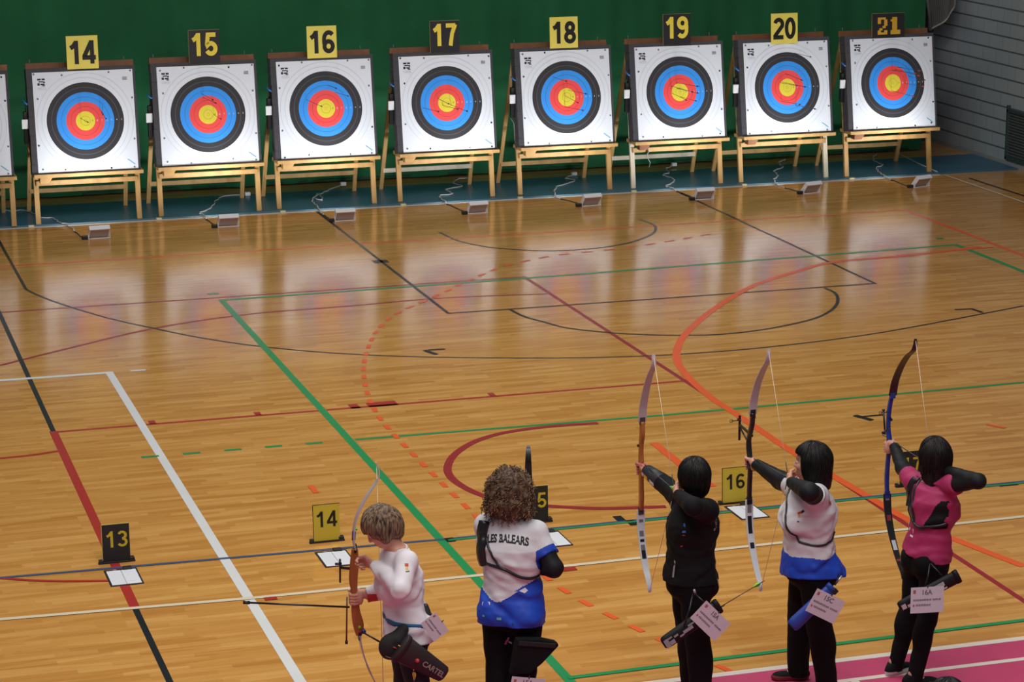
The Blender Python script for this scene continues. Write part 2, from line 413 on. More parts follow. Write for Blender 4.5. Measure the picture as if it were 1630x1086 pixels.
P_ARCB1 = [(8.132, 29.17), (8.151, 28.946), (8.185, 28.636), (8.306, 28.303), (8.517, 27.987), (8.908, 27.696), (9.271, 27.578), (9.77, 27.619), (10.157, 27.782), (10.518, 28.087), (10.745, 28.403),
 (10.871, 28.806), (10.823, 29.186)]
P_ARCB2 = [(7.67, 24.696), (7.69, 24.464), (7.732, 24.261), (7.85, 23.973), (7.966, 23.691), (8.224, 23.426), (8.497, 23.219), (8.912, 23.025), (9.356, 22.91), (9.911, 22.969), (10.471, 23.185),
 (10.785, 23.396), (11.054, 23.694), (11.265, 24.054), (11.375, 24.392), (11.371, 24.636)]
P_REDC2 = [(1.787, 20.543), (2.055, 20.557), (2.305, 20.62)]
P_REDL = [(1.463, 17.355), (1.72, 17.214), (1.982, 17.116), (2.29, 17.032)]

# ------------------------------------------------------------------ the hall
def floor_material():
    m = bpy.data.materials.new('varnished_parquet'); m.use_nodes = True; nt = m.node_tree; N = nt.nodes; L = nt.links
    p = N['Principled BSDF']; tc = N.new('ShaderNodeTexCoord')
    br = N.new('ShaderNodeTexBrick'); br.inputs['Scale'].default_value = 1.0
    br.inputs['Brick Width'].default_value = .55; br.inputs['Row Height'].default_value = .07; br.inputs['Mortar Size'].default_value = .0012
    br.inputs['Color1'].default_value = (0, 0, 0, 1); br.inputs['Color2'].default_value = (1, 1, 1, 1); br.inputs['Mortar'].default_value = (.3, .3, .3, 1)
    br.offset = .37; br.offset_frequency = 3; br.squash = .8; br.squash_frequency = 2
    L.new(tc.outputs['Object'], br.inputs['Vector'])
    mp = N.new('ShaderNodeMapping'); mp.inputs['Scale'].default_value = (1.6, 22, 1); L.new(tc.outputs['Object'], mp.inputs['Vector'])
    nz = N.new('ShaderNodeTexNoise'); nz.inputs['Scale'].default_value = 1.0; nz.inputs['Detail'].default_value = 5; L.new(mp.outputs[0], nz.inputs['Vector'])
    mp2 = N.new('ShaderNodeMapping'); mp2.inputs['Scale'].default_value = (1.3, 14.3, 1); L.new(tc.outputs['Object'], mp2.inputs['Vector'])
    vz = N.new('ShaderNodeTexVoronoi'); vz.inputs['Scale'].default_value = 1.0; L.new(mp2.outputs[0], vz.inputs['Vector'])
    sp = N.new('ShaderNodeSeparateColor'); L.new(vz.outputs['Color'], sp.inputs[0])
    mx = N.new('ShaderNodeMath'); mx.operation = 'MULTIPLY_ADD'; L.new(nz.outputs['Fac'], mx.inputs[0]); mx.inputs[1].default_value = .95; L.new(br.outputs['Color'], mx.inputs[2])
    mx2 = N.new('ShaderNodeMath'); mx2.operation = 'MULTIPLY_ADD'; L.new(sp.outputs[0], mx2.inputs[0]); mx2.inputs[1].default_value = .8; L.new(mx.outputs[0], mx2.inputs[2])
    mr = N.new('ShaderNodeMapRange'); mr.inputs['From Min'].default_value = .45; mr.inputs['From Max'].default_value = 2.35; L.new(mx2.outputs[0], mr.inputs['Value'])
    rp = N.new('ShaderNodeValToRGB'); e = rp.color_ramp.elements
    e[0].position = 0; e[0].color = lin((188, 127, 59)); e[1].position = 1; e[1].color = lin((222, 168, 96))
    q = e.new(.5); q.color = lin((207, 148, 76))
    L.new(mr.outputs[0], rp.inputs['Fac']); L.new(rp.outputs['Color'], p.inputs['Base Color'])
    p.inputs['Roughness'].default_value = .155; p.inputs['Specular IOR Level'].default_value = .37
    n3 = N.new('ShaderNodeTexNoise'); n3.inputs['Scale'].default_value = 1.0; n3.inputs['Detail'].default_value = 2
    mp3 = N.new('ShaderNodeMapping'); mp3.inputs['Scale'].default_value = (2.2, 9, 1); L.new(tc.outputs['Object'], mp3.inputs['Vector']); L.new(mp3.outputs[0], n3.inputs['Vector'])
    b = N.new('ShaderNodeBump'); b.inputs['Strength'].default_value = .05; b.inputs['Distance'].default_value = .01
    L.new(n3.outputs['Fac'], b.inputs['Height']); L.new(b.outputs[0], p.inputs['Normal'])
    return m
def block_material():
    m = bpy.data.materials.new('painted_concrete_block'); m.use_nodes = True; nt = m.node_tree; N = nt.nodes; L = nt.links
    p = N['Principled BSDF']; tc = N.new('ShaderNodeTexCoord'); sx = N.new('ShaderNodeSeparateXYZ'); L.new(tc.outputs['Object'], sx.inputs[0])
    cb = N.new('ShaderNodeCombineXYZ'); L.new(sx.outputs['Y'], cb.inputs[0]); 
    ad = N.new('ShaderNodeMath'); ad.operation = 'ADD'; ad.inputs[1].default_value = -.02; L.new(sx.outputs['Z'], ad.inputs[0]); L.new(ad.outputs[0], cb.inputs[1])
    br = N.new('ShaderNodeTexBrick'); br.inputs['Scale'].default_value = 1; br.inputs['Brick Width'].default_value = .4; br.inputs['Row Height'].default_value = .203
    br.inputs['Mortar Size'].default_value = .005; br.inputs['Mortar Smooth'].default_value = .3; br.offset = .5
    br.inputs['Color1'].default_value = lin((158, 164, 171)); br.inputs['Color2'].default_value = lin((163, 169, 173)); br.inputs['Mortar'].default_value = lin((136, 140, 143))
    L.new(cb.outputs[0], br.inputs['Vector']); p.inputs['Roughness'].default_value = .75
    a0 = N.new('ShaderNodeMath'); a0.operation = 'MODULO'; a0.inputs[1].default_value = .203; L.new(ad.outputs[0], a0.inputs[0])
    a1 = N.new('ShaderNodeMath'); a1.operation = 'LESS_THAN'; a1.inputs[1].default_value = .022; L.new(a0.outputs[0], a1.inputs[0])
    mxr = N.new('ShaderNodeMix'); mxr.data_type = 'RGBA'; L.new(a1.outputs[0], mxr.inputs[0]); L.new(br.outputs['Color'], mxr.inputs[6]); mxr.inputs[7].default_value = lin((92, 97, 101)); L.new(mxr.outputs[2], p.inputs['Base Color'])
    b = N.new('ShaderNodeBump'); b.invert = True; b.inputs['Strength'].default_value = .6; b.inputs['Distance'].default_value = .01; L.new(br.outputs['Fac'], b.inputs['Height']); L.new(b.outputs[0], p.inputs['Normal'])
    return m
WX = 17.40; CY = 33.2
floor = MB().box((-14, -3, -.12), (WX + .3, 34.3, 0), floor_material()).build('floor'); tag(floor, kind='structure')
wall_side = MB().box((WX, 8, 0), (WX + .3, 34.3, 9), block_material()).build('wall_right'); tag(wall_side, kind='structure')
wall_back = MB().box((-14, 34.0, 0), (WX, 34.3, 9), mat('dark_render_wall', (62, 64, 68), .8, vary=.06, scale=3)).build('wall_back'); tag(wall_back, kind='structure')
bs = MB().box((WX - .02, 31.02, 0), (WX, 33.95, .07), mat('grey_baseboard', (150, 152, 150), .6)).build('baseboard_right'); tag(bs, kind='structure')

# green curtain hung in folds in front of the end wall
def curtain():
    mb = MB(); m = mat('green_curtain_cloth', (41, 104, 66), .85, spec=.2, vary=.12, scale=1.1, bump=.15, bscale=60)
    x0, x1 = -2.0, 16.84; nx = 520; zs = [.015, .3, .7, 1.2, 1.8, 2.5, 3.4, 4.5, 6.0, 7.5]; rnd = random.Random(3)
    vs = []
    ph = [rnd.uniform(0, 6.28) for _ in range(8)]
    for s in (0, 1):
        for z in zs:
            for i in range(nx + 1):
                x = x0 + (x1 - x0) * i / nx
                w = .024 * math.sin(x * 7.3 + ph[0] + .4 * math.sin(x * 1.1)) + .015 * math.sin(x * 17.1 + ph[1] + z * .25) + .03 * math.sin(x * 2.3 + ph[2])
                y = CY + w * (.6 + .4 * math.cos(z * .5)) + .012 * math.sin(z * 2.1 + x * 1.7) + s * .012
                vs.append((x, y, z))
    fs = []; nz = len(zs); S = nz * (nx + 1)
    for s in (0, 1):
        for j in range(nz - 1):
            for i in range(nx):
                a = s * S + j * (nx + 1) + i; q = (a, a + 1, a + nx + 2, a + nx + 1)
                fs.append(q if s == 0 else q[::-1])
    for j in range(nz - 1):
        for i in (0, nx):
            a = j * (nx + 1) + i; fs.append((a, a + nx + 1, a + nx + 1 + S, a + S))
    for i in range(nx):
        for j in (0, nz - 1):
            a = j * (nx + 1) + i; fs.append((a, a + 1, a + 1 + S, a + S))
    mb.add(vs, fs, m, True)
    o = mb.build('curtain'); tag(o, 'long dark green curtain hanging behind the row of archery targets', 'curtain')
    hem = MB().box((-2, CY - .012, .015), (16.84, CY + .03, .05), mat('curtain_hem', (18, 70, 42), .8)).build('hem', o)
    return o
curtain()

# blue mat under the stands
matm = mat('blue_floor_mat_vinyl', (58, 104, 128), .38, vary=.1, scale=2.2)
mb = MB(); mb.box((-2, 31.14, 0), (WX - .03, 32.52, .022), matm)
fm = mb.build('floor_mat', bevel=.004); tag(fm, 'long blue vinyl floor mat running under the row of target stands', 'mat')
MB().box((-2, 31.075, .0005), (16.1, 31.14, .004), mat('pale_edge_tape', (206, 206, 196), .5)).build('edge_tape', fm, rel=True)
for x in np.arange(-1.7, 16.0, 1.64):
    MB().box((x, 31.11, .0045), (x + .07, 31.15, .026), mat('cream_tab', (226, 216, 170), .6)).build('tape_tab', fm)

# net gathered beside the curtain
def net():
    cord = mat('grey_net_cord', (122, 118, 114), .9); rope = mat('pale_net_rope', (176, 170, 158), .9)
    root = empty('protective_net', (16.86, 33.05, 2.4)); tag(root, 'gathered grey safety net with pale rope edge hanging beside the curtain', 'net')
    mb = MB(); mb2 = MB()
    def P(u, v):   # u across 0..1, v down 0..1
        top = Vector((16.70 + .50 * u, 33.08 - .16 * math.sin(u * 3.1), 3.4))
        zb = 1.84 + .36 * u ** .85
        z = 3.4 + (zb - 3.4) * v
        x = 16.70 + (.14 * v) + (.50 - .14 * v + .0) * u * (1.0)
        return Vector((x, 33.0 - .18 * math.sin(u * 3.1) - .03 * math.sin(9 * u + 5 * v), z))
    n1, n2 = 24, 60
    for i in range(n1 + 1): mb.tube([P(i / n1, j / n2) for j in range(n2 + 1)], .0042, cord, n=4)
    for j in range(n2 + 1): mb.tube([P(i / n1, j / n2) for i in range(n1 + 1)], .0042, cord, n=4)
    for i in range(n1 + 1): mb.tube([P(i / n1, j / n2) + Vector((.012, .05, .01)) for j in range(n2 + 1)], .0042, cord, n=4)
    for j in range(0, n2 + 1): mb.tube([P(i / n1, j / n2) + Vector((.012, .05, .014)) for i in range(n1 + 1)], .0042, cord, n=4)
    mb.build('netting', root)
    mb2.tube([P(i / n1, 1.0) for i in range(n1 + 1)], .013, rope); mb2.tube([P(1, j / n2) for j in range(n2 + 1)], .013, rope)
    mb2.build('edge_rope', root)
    MB().tube([(16.72, 33.04, 3.4), (16.78, 33.02, 2.3), (16.85, 33.0, 1.84)], [.03, .028, .02], mat('dark_grey_net_bundle', (96, 94, 94), .9)).build('gathered_edge', root)
net()

# ventilation grille on the side wall
def grille():
    root = empty('ventilation_grille', (WX, 30.9, .1)); tag(root, 'dark green framed louvred ventilation grille low on the grey block wall', 'grille')
    fr = mat('dark_green_grey_metal', (58, 72, 70), .5); sl = mat('grey_louvre_metal', (112, 118, 118), .5)
    y0, y1, z0, z1 = 30.2, 31.52, .10, .84
    mb = MB()
    mb.box((WX - .05, y1 - .045, z0), (WX, y1, z1 + .05), fr); mb.box((WX - .05, y0, z0), (WX, y0 + .045, z1), fr)
    mb.box((WX - .05, y0, z0), (WX, y1, z0 + .05), fr); mb.box((WX - .05, y0, z1 - .05), (WX, y1, z1), fr); mb.build('frame', root, bevel=.004)
    mb = MB()
    for k in range(15):
        z = z0 + .07 + k * .042
        mb.bar((WX - .025, y0 + .045, z), (WX - .025, y1 - .045, z), .006, .04, sl, up=(-.6, 0, .8))
    mb.build('louvres', root)
    MB().box((WX - .008, y0 + .02, z0 + .02), (WX - .002, y1 - .02, z1 - .02), mat('duct_black', (30, 32, 33), .9)).build('backing', root)
grille()

NW = {13: 'thirteen', 14: 'fourteen', 15: 'fifteen', 16: 'sixteen', 17: 'seventeen', 18: 'eighteen', 19: 'nineteen', 20: 'twenty', 21: 'twenty-one'}
# painted court lines ----------------------------------------------------------
PAL = dict(black=(24, 26, 34), red=(176, 44, 40), darkred=(158, 38, 46), white=(226, 226, 226), green=(38, 148, 84), orange=(240, 98, 44), blue=(66, 86, 122), cream=(228, 212, 184), pale=(214, 190, 170), pink=(200, 66, 110))
lay = [0]
def linemat(c): return mat('court_paint_' + c, PAL[c], .3, vary=.03, scale=3)
def ribbon(pts, w, color, label=None, closed=False, extra=None):
    lay[0] += 1; z = .0006 + .00012 * lay[0]
    P = [Vector((p[0], p[1], z)) for p in pts]; vs = []; N = len(P)
    for i in range(N):
        d0 = (P[i] - P[i - 1]).normalized() if i else (P[1] - P[0]).normalized()
        d1 = (P[i + 1] - P[i]).normalized() if i < N - 1 else d0
        d = (d0 + d1)
        d = d.normalized() if d.length > 1e-6 else d0
        n = Vector((-d.y, d.x, 0)); c = max(.5, n.dot(Vector((-d0.y, d0.x, 0))))
        vs += [P[i] + n * w / 2 / c, P[i] - n * w / 2 / c]
    mb = MB(); mb.add(vs, [(2 * i, 2 * i + 1, 2 * i + 3, 2 * i + 2) for i in range(N - 1)], linemat(color))
    for q in (extra or []):   # small ticks: (x0,y0,x1,y1)
        x0, y0, x1, y1 = q; mb.add([(x0, y0, z), (x1, y0, z), (x1, y1, z), (x0, y1, z)], [(0, 1, 2, 3)], linemat(color))
    o = mb.build('court_line', floor)
    if label: tag(o, label)
    return o
def dashes(pts, w, on, off, color, label):
    lay[0] += 1; z = .0006 + .00012 * lay[0]
    P = spline(pts, 12); mb = MB(); s = 0; seg = []; mode = True; rem = on; cur = [P[0]]
    for i in range(len(P) - 1):
        a = P[i]; b = P[i + 1]; d = (b - a).length; pos = 0
        while d - pos > rem:
            pos += rem; q = a.lerp(b, pos / d); cur.append(q)
            if mode: seg.append(cur)
            mode = not mode; rem = on if mode else off; cur = [q]
        rem -= d - pos; cur.append(b)
    for c in seg:
        a, b = c[0], c[-1]; d = (b - a).normalized(); n = Vector((-d.y, d.x, 0)) * w / 2
        vs = [(a + n), (a - n), (b - n), (b + n)]
        mb.add([(v.x, v.y, z) for v in vs], [(0, 1, 2, 3)], linemat(color))
    o = mb.build('court_line', floor); tag(o, label)
W5 = .05
ribbon([(-4, 28.75), (14.4, 28.75), (14.4, 18)], .07, 'orange', 'orange rectangle line nearest the target mat')
ribbon([(-4, 26.27), (8.33, 26.27), (8.35, 21), (8.37, 15.6), (8.36, 6)], W5, 'darkred', 'dark red sideline turning the corner mid floor')
ribbon(spline(P_REDARC, 6), W5, 'darkred', 'dark red arc left of the floor')
ribbon([(2.77, 31.0), (2.77, 27.4)] + spline(P_BLACKARC, 5)[1:], .036, 'black', 'black three point arc')
ribbon([(2.37, 27.6), (2.36, 26.27), (2.33, 21.25)], .046, 'black'); ribbon([(2.33, 21.27), (2.31, 16.42)], .072, 'red', 'thick red sideline'); ribbon([(2.31, 16.42), (2.29, 6)], .046, 'black')
ribbon([(2.33, 21.24), (8.34, 21.22)], W5, 'red', 'red line with small ticks', extra=[(3.19, 21.24, 3.25, 21.36), (4.16, 21.24, 4.22, 21.36), (5.05, 21.2, 5.14, 21.36), (5.22, 21.2, 5.5, 21.36), (6.4, 21.24, 6.46, 21.36)])
ribbon(spline(P_REDC2, 4), W5, 'red')
ribbon([(-2, 23.32), (3.115, 23.25), (3.12, 12)], .075, 'white', 'white corner line')
ribbon([(3.32, 23.25), (3.47, 23.25)], .05, 'white')
ribbon([(13.95, 20), (13.94, 26.43), (8.28, 26.19), (4.77, 26.13), (4.80, 12)], .07, 'green', 'green sideline')
ribbon([(4.68, 26.48), (4.80, 26.48)], .08, 'green'); ribbon([(13.88, 26.85), (13.98, 26.85)], .08, 'green')
dashes([(2.95, 20.2), (4.6, 20.18)], .05, .15, .21, 'green', 'short green dashes')
ribbon([(4.83, 20.18), (7.7, 20.11), (14, 20.2), (17.3, 20.3)], .05, 'green', 'green line crossing the whole floor')
ribbon([(6.98, 31.07), (6.98, 24.72), (12.02, 24.69), (12.04, 31.07)], .038, 'black', 'black free throw lane', extra=[(6.88, 27.55, 7.06, 27.72)])
ribbon(spline(P_ARCB1, 6), .038, 'black', 'black half circle near the mat'); ribbon(spline(P_ARCB2, 6), .038, 'black', 'black free throw half circle')
ribbon(spline(P_ORCIRC, 6), .08, 'orange', 'orange penalty area curve'); ribbon([(13.0, 26.06), (14.3, 26.15)], .05, 'orange')
dashes(P_ORDASH, .048, .15, .16, 'orange', 'orange dashed nine metre curve')
ribbon([(7.30, 19.27), (7.28, 18.42), (7.3, 17.9)], .08, 'orange'); ribbon([(4.15, 18.72), (4.15, 18.94)], .05, 'orange'); ribbon([(10.36, 18.92), (10.46, 18.76)], .05, 'orange')
ribbon(spline(P_REDD, 6), .07, 'darkred', 'red centre circle part'); ribbon(spline(P_REDL, 4), .04, 'red')
ribbon([(-2, 17.40), (1.46, 17.36), (4.84, 17.235), (8.2, 17.24), (15, 17.25)], .038, 'blue', 'thin blue line under the number boards')
for q in ((4.82, 17.16, 4.89, 17.26), (6.30, 17.12, 6.37, 17.25), (6.24, 17.25, 6.31, 17.38), (9.55, 17.17, 9.72, 17.23)): ribbon([(q[0], (q[1] + q[3]) / 2), (q[2], (q[1] + q[3]) / 2)], q[3] - q[1], 'black')
ribbon([(4.84, 17.20), (8.2, 17.205), (15, 17.215)], .032, 'green')
ribbon([(-2, 16.6), (1.37, 16.46), (3.13, 16.36), (4.84, 16.34), (9.3, 16.385), (15, 16.4)], .05, 'cream', 'cream waiting line')
ribbon([(3.22, 16.31), (3.31, 16.31)], .06, 'red'); ribbon([(5.32, 16.27), (5.56, 16.27)], .07, 'red')
ribbon([(4.8, 14.2), (8.2, 14.27), (15, 14.4)], .05, 'green')
ribbon([(6.29, 23.18), (6.36, 22.97)], .05, 'black'); ribbon([(6.33, 23.17), (6.5, 23.17)], .04, 'black')
ribbon([(12.25, 23.19), (12.44, 23.17), (12.47, 22.98)], .04, 'black')
ribbon([(9.36, 19.56), (9.44, 19.36)], .06, 'black'); ribbon([(9.4, 19.5), (9.62, 19.5)], .03, 'black')
ribbon([(16.15, 31.07), (16.15, 24)], .04, 'cream'); ribbon([(16.36, 30.7), (16.5, 24)], .04, 'black')
# pink lane the archers stand on
lay[0] += 1
lane = MB().box((-3, 10.4, 0), (12, 13.93, .011), mat('pink_lane_vinyl', (196, 64, 106), .5, vary=.05, scale=4)).build('shooting_lane'); tag(lane, 'pink vinyl lane with white edge lines that the archers stand on', 'mat')
wl = mat('white_lane_tape', (226, 214, 200), .5)
MB().box((-3, 13.90, .0005), (12, 13.965, .0125), wl).build('edge_line', lane)
MB().box((-3, 13.56, .0112), (12, 13.61, .0125), wl).build('lane_line', lane)
MB().box((6.52, 12.9, .0112), (6.575, 13.56, .0126), wl).build('divider_line', lane)

# ------------------------------------------------------------------ target row
WOOD = mat('pine_wood', (186, 146, 88), .6, vary=.16, scale=9, stretch=(1, 1, .15), bump=.1)
WOODP = mat('pale_pine_wood', (212, 200, 178), .6, vary=.1, scale=9, stretch=(1, 1, .15))
RAIL = mat('brown_wood', (134, 84, 50), .65, vary=.15, scale=8)  # darker brown tone for top rails, braces and a few brackets
FOAM = mat('dark_grey_foam', (66, 64, 68), .9, vary=.14, scale=30, stretch=(1, 1, 8))
PAPER = mat('target_paper_white', (222, 226, 234), .7); RB = mat('ring_black', (44, 42, 46), .7); RBL = mat('ring_blue', (48, 144, 232), .7)
RR = mat('ring_red', (232, 72, 70), .7); RY = mat('ring_yellow', (222, 204, 56), .7); GREYL = mat('ring_grey_line', (80, 78, 82), .7); FAINT = mat('ring_faint_line', (198, 202, 212), .7)
INK = mat('black_ink', (34, 34, 38), .7); BLI = mat('blue_print', (128, 182, 214), .7); PINM = mat('pin_grey', (112, 114, 118), .5)
YB = mat('board_yellow', (226, 208, 92), .55); BB = mat('board_black', (30, 28, 32), .5); YD = mat('digit_yellow', (228, 204, 70), .5); BD = mat('digit_black', (16, 16, 18), .5)
TILT = .168; CT, ST = math.cos(TILT), math.sin(TILT); UPT = Vector((0, ST, CT)); NT = Vector((0, -CT, ST)); XA = Vector((1, 0, 0))
TX = {13: 1.76, 14: 3.368, 15: 4.958, 16: 6.534, 17: 8.194, 18: 9.887, 19: 11.525, 20: 13.121, 21: 14.724}
TYO = {13: -.13, 14: -.099, 15: -.034, 16: .018, 17: .037, 18: .047, 19: .034, 20: .014, 21: -.018}
YT = 31.238; PW = 1.27; ZB = .711; SETB = -.131
WHERE = {13: 'cut off at the left edge', 14: 'under the number fourteen', 15: 'under the number fifteen', 16: 'under the number sixteen', 17: 'under the number seventeen', 18: 'under the number eighteen', 19: 'under the number nineteen', 20: 'under the number twenty', 21: 'under the number twenty-one'}
def make_target(n):
    x0 = TX[n]; y0 = YT + TYO[n]; legw = .064; rnd = random.Random(n)
    base = (x0 + PW / 2, y0, 0)
    st = empty('target_stand', base); tag(st, f'pine A-frame easel holding the archery target {WHERE[n]}', 'stand', 'wooden target stands along the curtain')
    LS = 1.298; xl = x0 + (PW - LS) / 2; xr = xl + LS; H = 2.08
    def fp(x, z, dy=0): return Vector((x, y0 + z * math.tan(TILT) * .86 + dy + .03, z))
    lightleg = WOODP if n in (20,) else WOOD
    MB().bar(fp(xl, .022), fp(xl, H - .1), legw, .045, WOODP if n == 19 else WOOD, up=(0, 1, 0)).build('leg', st, bevel=.004)
    MB().bar(fp(xr, .022), fp(xr, H - .1), legw, .045, lightleg, up=(0, 1, 0)).build('leg', st, bevel=.004)
    for x, dx in ((xl + .03, -.035), (xr - .05, .02)):   # rear legs
        MB().bar(fp(x, H - .12, .05), (x + dx, y0 + 1.06, .022), .055, .04, WOOD, up=(0, 1, 0)).build('leg', st, bevel=.004)
    yb = SETB
    # ledge the butt rests on, pushed forward of the legs
    MB().box((xl - .045, y0 + yb - .035, ZB - .062), (xr + .045, y0 + .20, ZB - .016), WOOD).build('ledge', st, bevel=.004)
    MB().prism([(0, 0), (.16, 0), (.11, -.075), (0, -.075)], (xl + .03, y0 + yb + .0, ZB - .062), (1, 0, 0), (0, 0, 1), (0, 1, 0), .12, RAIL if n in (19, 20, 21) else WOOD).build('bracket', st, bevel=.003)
    MB().bar(fp(xl, .545, -.035), fp(xr, .545, -.035), .03, .062, WOOD).build('front_rail', st, bevel=.003)
    MB().bar((xl - .0, y0 + .94, .30), (xr - .03, y0 + .94, .30), .03, .06, WOOD if n not in (17, 19) else WOODP).build('rear_rail', st, bevel=.003)
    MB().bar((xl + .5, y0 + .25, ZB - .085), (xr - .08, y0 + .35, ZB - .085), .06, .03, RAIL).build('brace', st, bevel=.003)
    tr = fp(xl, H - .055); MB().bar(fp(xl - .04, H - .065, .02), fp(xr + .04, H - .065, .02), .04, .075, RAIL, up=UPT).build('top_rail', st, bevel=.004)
    for x in (xl + .02, xr - .08): MB().tube([fp(x, H - .04, .02), fp(x, H + .02, .02)], .006, PINM).build('screw', st)
    # foam butt
    o = Vector((x0, y0 + SETB, ZB))     # lower left corner of the paper plane
    def T(u, v, d=0): return o + XA * u + UPT * v + NT * d
    bt = empty('archery_target', tuple(T(PW / 2, -.012, -.08))); tag(bt, f'grey foam archery target with ringed paper face, {WHERE[n]}', 'archery target', 'archery targets on the stands')
    mb = MB(); bl, brr, b0, b1 = -.075, PW + .032, -.012, PW + .052; th = .175
    nl = 11; dz = (b1 - b0) / nl
    for k in range(nl):
        a0 = b0 + k * dz + .0015; a1 = b0 + (k + 1) * dz - .0015; jx = rnd.uniform(-.003, .003)
        mb.add([T(u, v, d) for u in (bl + jx, brr + jx) for v in (a0, a1) for d in (-.004, -th)], [(0, 1, 3, 2), (4, 6, 7, 5), (0, 4, 5, 1), (2, 3, 7, 6), (0, 2, 6, 4), (1, 5, 7, 3)], FOAM)
    mb.add([T(u, v, d) for u in (bl + .006, brr - .006) for v in (b0 + .003, b1 - .003) for d in (-.008, -th + .004)], [(0, 1, 3, 2), (4, 6, 7, 5), (0, 4, 5, 1), (2, 3, 7, 6), (0, 2, 6, 4), (1, 5, 7, 3)], FOAM)
    mb.build('foam_block', bt)
    # paper face
    mb = MB(); mb.prism([(0, 0), (PW, 0), (PW, PW), (0, PW)], T(0, 0, -.003), XA, UPT, NT, .003, PAPER)
    c = PW / 2; Z = .0006
    for r0, r1, m in ((0, .122, RY), (.122, .244, RR), (.244, .366, RBL), (.366, .49, RB)): mb.annulus(T(c, c, Z), XA, UPT, r0, r1, m)
    for r, m, w in ((.061, GREYL, .0012), (.183, RB, .0012), (.305, RB, .0012), (.427, GREYL, .004), (.55, FAINT, .003), (.611, FAINT, .003)): mb.annulus(T(c, c, 2 * Z), XA, UPT, r - w, r + w, m)
    mb.annulus(T(c, c, 2 * Z), XA, UPT, .016, .0175, GREYL)
    # small ring numbers to the right, printed logo top left, code top right, blue print lower right
    for k, (r, t) in enumerate(((.09, '9'), (.15, '8'), (.21, '7'), (.275, '6'), (.335, '5'), (.397, '4'), (.458, '3'))): put_text(mb, t, .03, T(c + r, c, 3 * Z), XA, UPT, FAINT if k > 0 else GREYL, .01)
    for u, v, w, h in ((.06, PW - .10, .045, .022), (.115, PW - .10, .04, .022), (.075, PW - .125, .06, .014), (.06, PW - .165, .03, .03), (.10, PW - .16, .05, .018), (.135, PW - .135, .02, .02), (.12, PW - .175, .035, .012)):
        mb.add([T(u, v, 2 * Z), T(u + w, v, 2 * Z), T(u + w, v + h, 2 * Z), T(u, v + h, 2 * Z)], [(0, 1, 2, 3)], INK)
    for k in range(3): mb.add([T(.06, PW - .195 - k * .012, 2 * Z), T(.17, PW - .195 - k * .012, 2 * Z), T(.17, PW - .191 - k * .012, 2 * Z), T(.06, PW - .191 - k * .012, 2 * Z)], [(0, 1, 2, 3)], FAINT)
    for k in range(4): mb.add([T(PW - .135, PW - .135 + k * .011, 2 * Z), T(PW - .075, PW - .135 + k * .011, 2 * Z), T(PW - .075, PW - .129 + k * .011, 2 * Z), T(PW - .135, PW - .129 + k * .011, 2 * Z)], [(0, 1, 2, 3)], PINM)
    for k in range(5): mb.bar(T(PW - .13 + k * .017, .125 - k * .013, .0008), T(PW - .105 + k * .017, .108 - k * .013, .0008), .014, .0008, BLI, up=NT)
    fr = mb.build('target_face', bt); fr['label'] = 'white paper face with yellow, red, blue and black rings'
    for (u, v) in ((.36, PW - .03), (.95, PW - .025), (PW - .04, PW - .02), (.05, .93), (PW - .03, .92), (.045, .36), (PW - .022, .36), (.055, .03), (.36, .025), (.94, .03), (PW - .05, .03), (.03, PW - .03)):
        u += rnd.uniform(-.02, .02); v += rnd.uniform(-.02, .02); u = min(max(u, .02), PW - .02); v = min(max(v, .02), PW - .02)
        mb = MB(); mb.tube([T(u, v, .0005), T(u, v, .004), T(u, v, .0065)], [.013, .012, .006], PINM if rnd.random() < .7 else INK, n=8, up=(1, 0, 0)); mb.build('pin', fr)
    # score pouch on the left side of the butt
    if n > 13:
        pr = empty('equipment_pouch', (x0 - .11, y0 + .02, 1.2)); tag(pr, f'small black pouch with white plastic panel on the left side of target {NW[n]}', 'pouch', 'black pouches hung on the left of each butt')
        k = rnd.uniform(-.02, .02); yy = y0 + .03; w0 = x0 - .155; z0 = 1.22 + k
        MB().box((w0 + .02, yy, z0 - .14), (w0 + .072, yy + .08, z0 + .27), BB).build('pouch_body', pr, bevel=.008)
        MB().box((w0 - .01, yy - .03, z0 + .06), (w0 + .07, yy - .002, z0 + .18), mat('white_plastic', (216, 218, 220), .5)).build('white_panel', pr, bevel=.006)
        mb = MB(); mb.tube([(w0 + .02, yy + .02, z0 + .42), (w0 + .05, yy - .01, z0 + .385), (w0 + .075, yy - .01, z0 + .37)], .012, mat('blue_clip', (44, 110, 180), .5)); mb.tube([(w0 + .05, yy + .03, z0 + .26), (w0 + .055, yy + .02, z0 + .40)], .006, BB); mb.build('clip', pr)
    # number board
    if n > 13:
        yellow = n % 2 == 0; zc = {14: 1.335, 15: 1.395, 16: 1.39, 17: 1.385, 18: 1.385, 19: 1.375, 20: 1.375, 21: 1.335}[n]; xc = {14: .645, 15: .63, 16: .62, 17: .64, 18: .625, 19: .615, 20: .61, 21: .58}[n]
        bw, bh = (.40, .42) if n != 21 else (.50, .33)
        zo = {14: .085, 15: .095, 16: .088, 17: .095, 18: .09, 19: .075, 20: .035, 21: .075}[n]
        q = T(xc - bw / 2, PW + .0 + zo - .06, .012)
        NBu = Vector((0, .06, 1)).normalized(); NBn = Vector((0, -1, .06)).normalized()
        nb = empty('number_board', tuple(q + XA * bw / 2)); tag(nb, f'{"yellow" if yellow else "black"} board with the {"black" if yellow else "yellow"} number {NW[n]} above its target', 'number board')
        mb = MB(); mb.prism([(0, 0), (bw, 0), (bw, bh), (0, bh)], q, XA, NBu, NBn, .012, YB if yellow else BB); mb.build('panel', nb, bevel=.003)
        mb = MB(); 
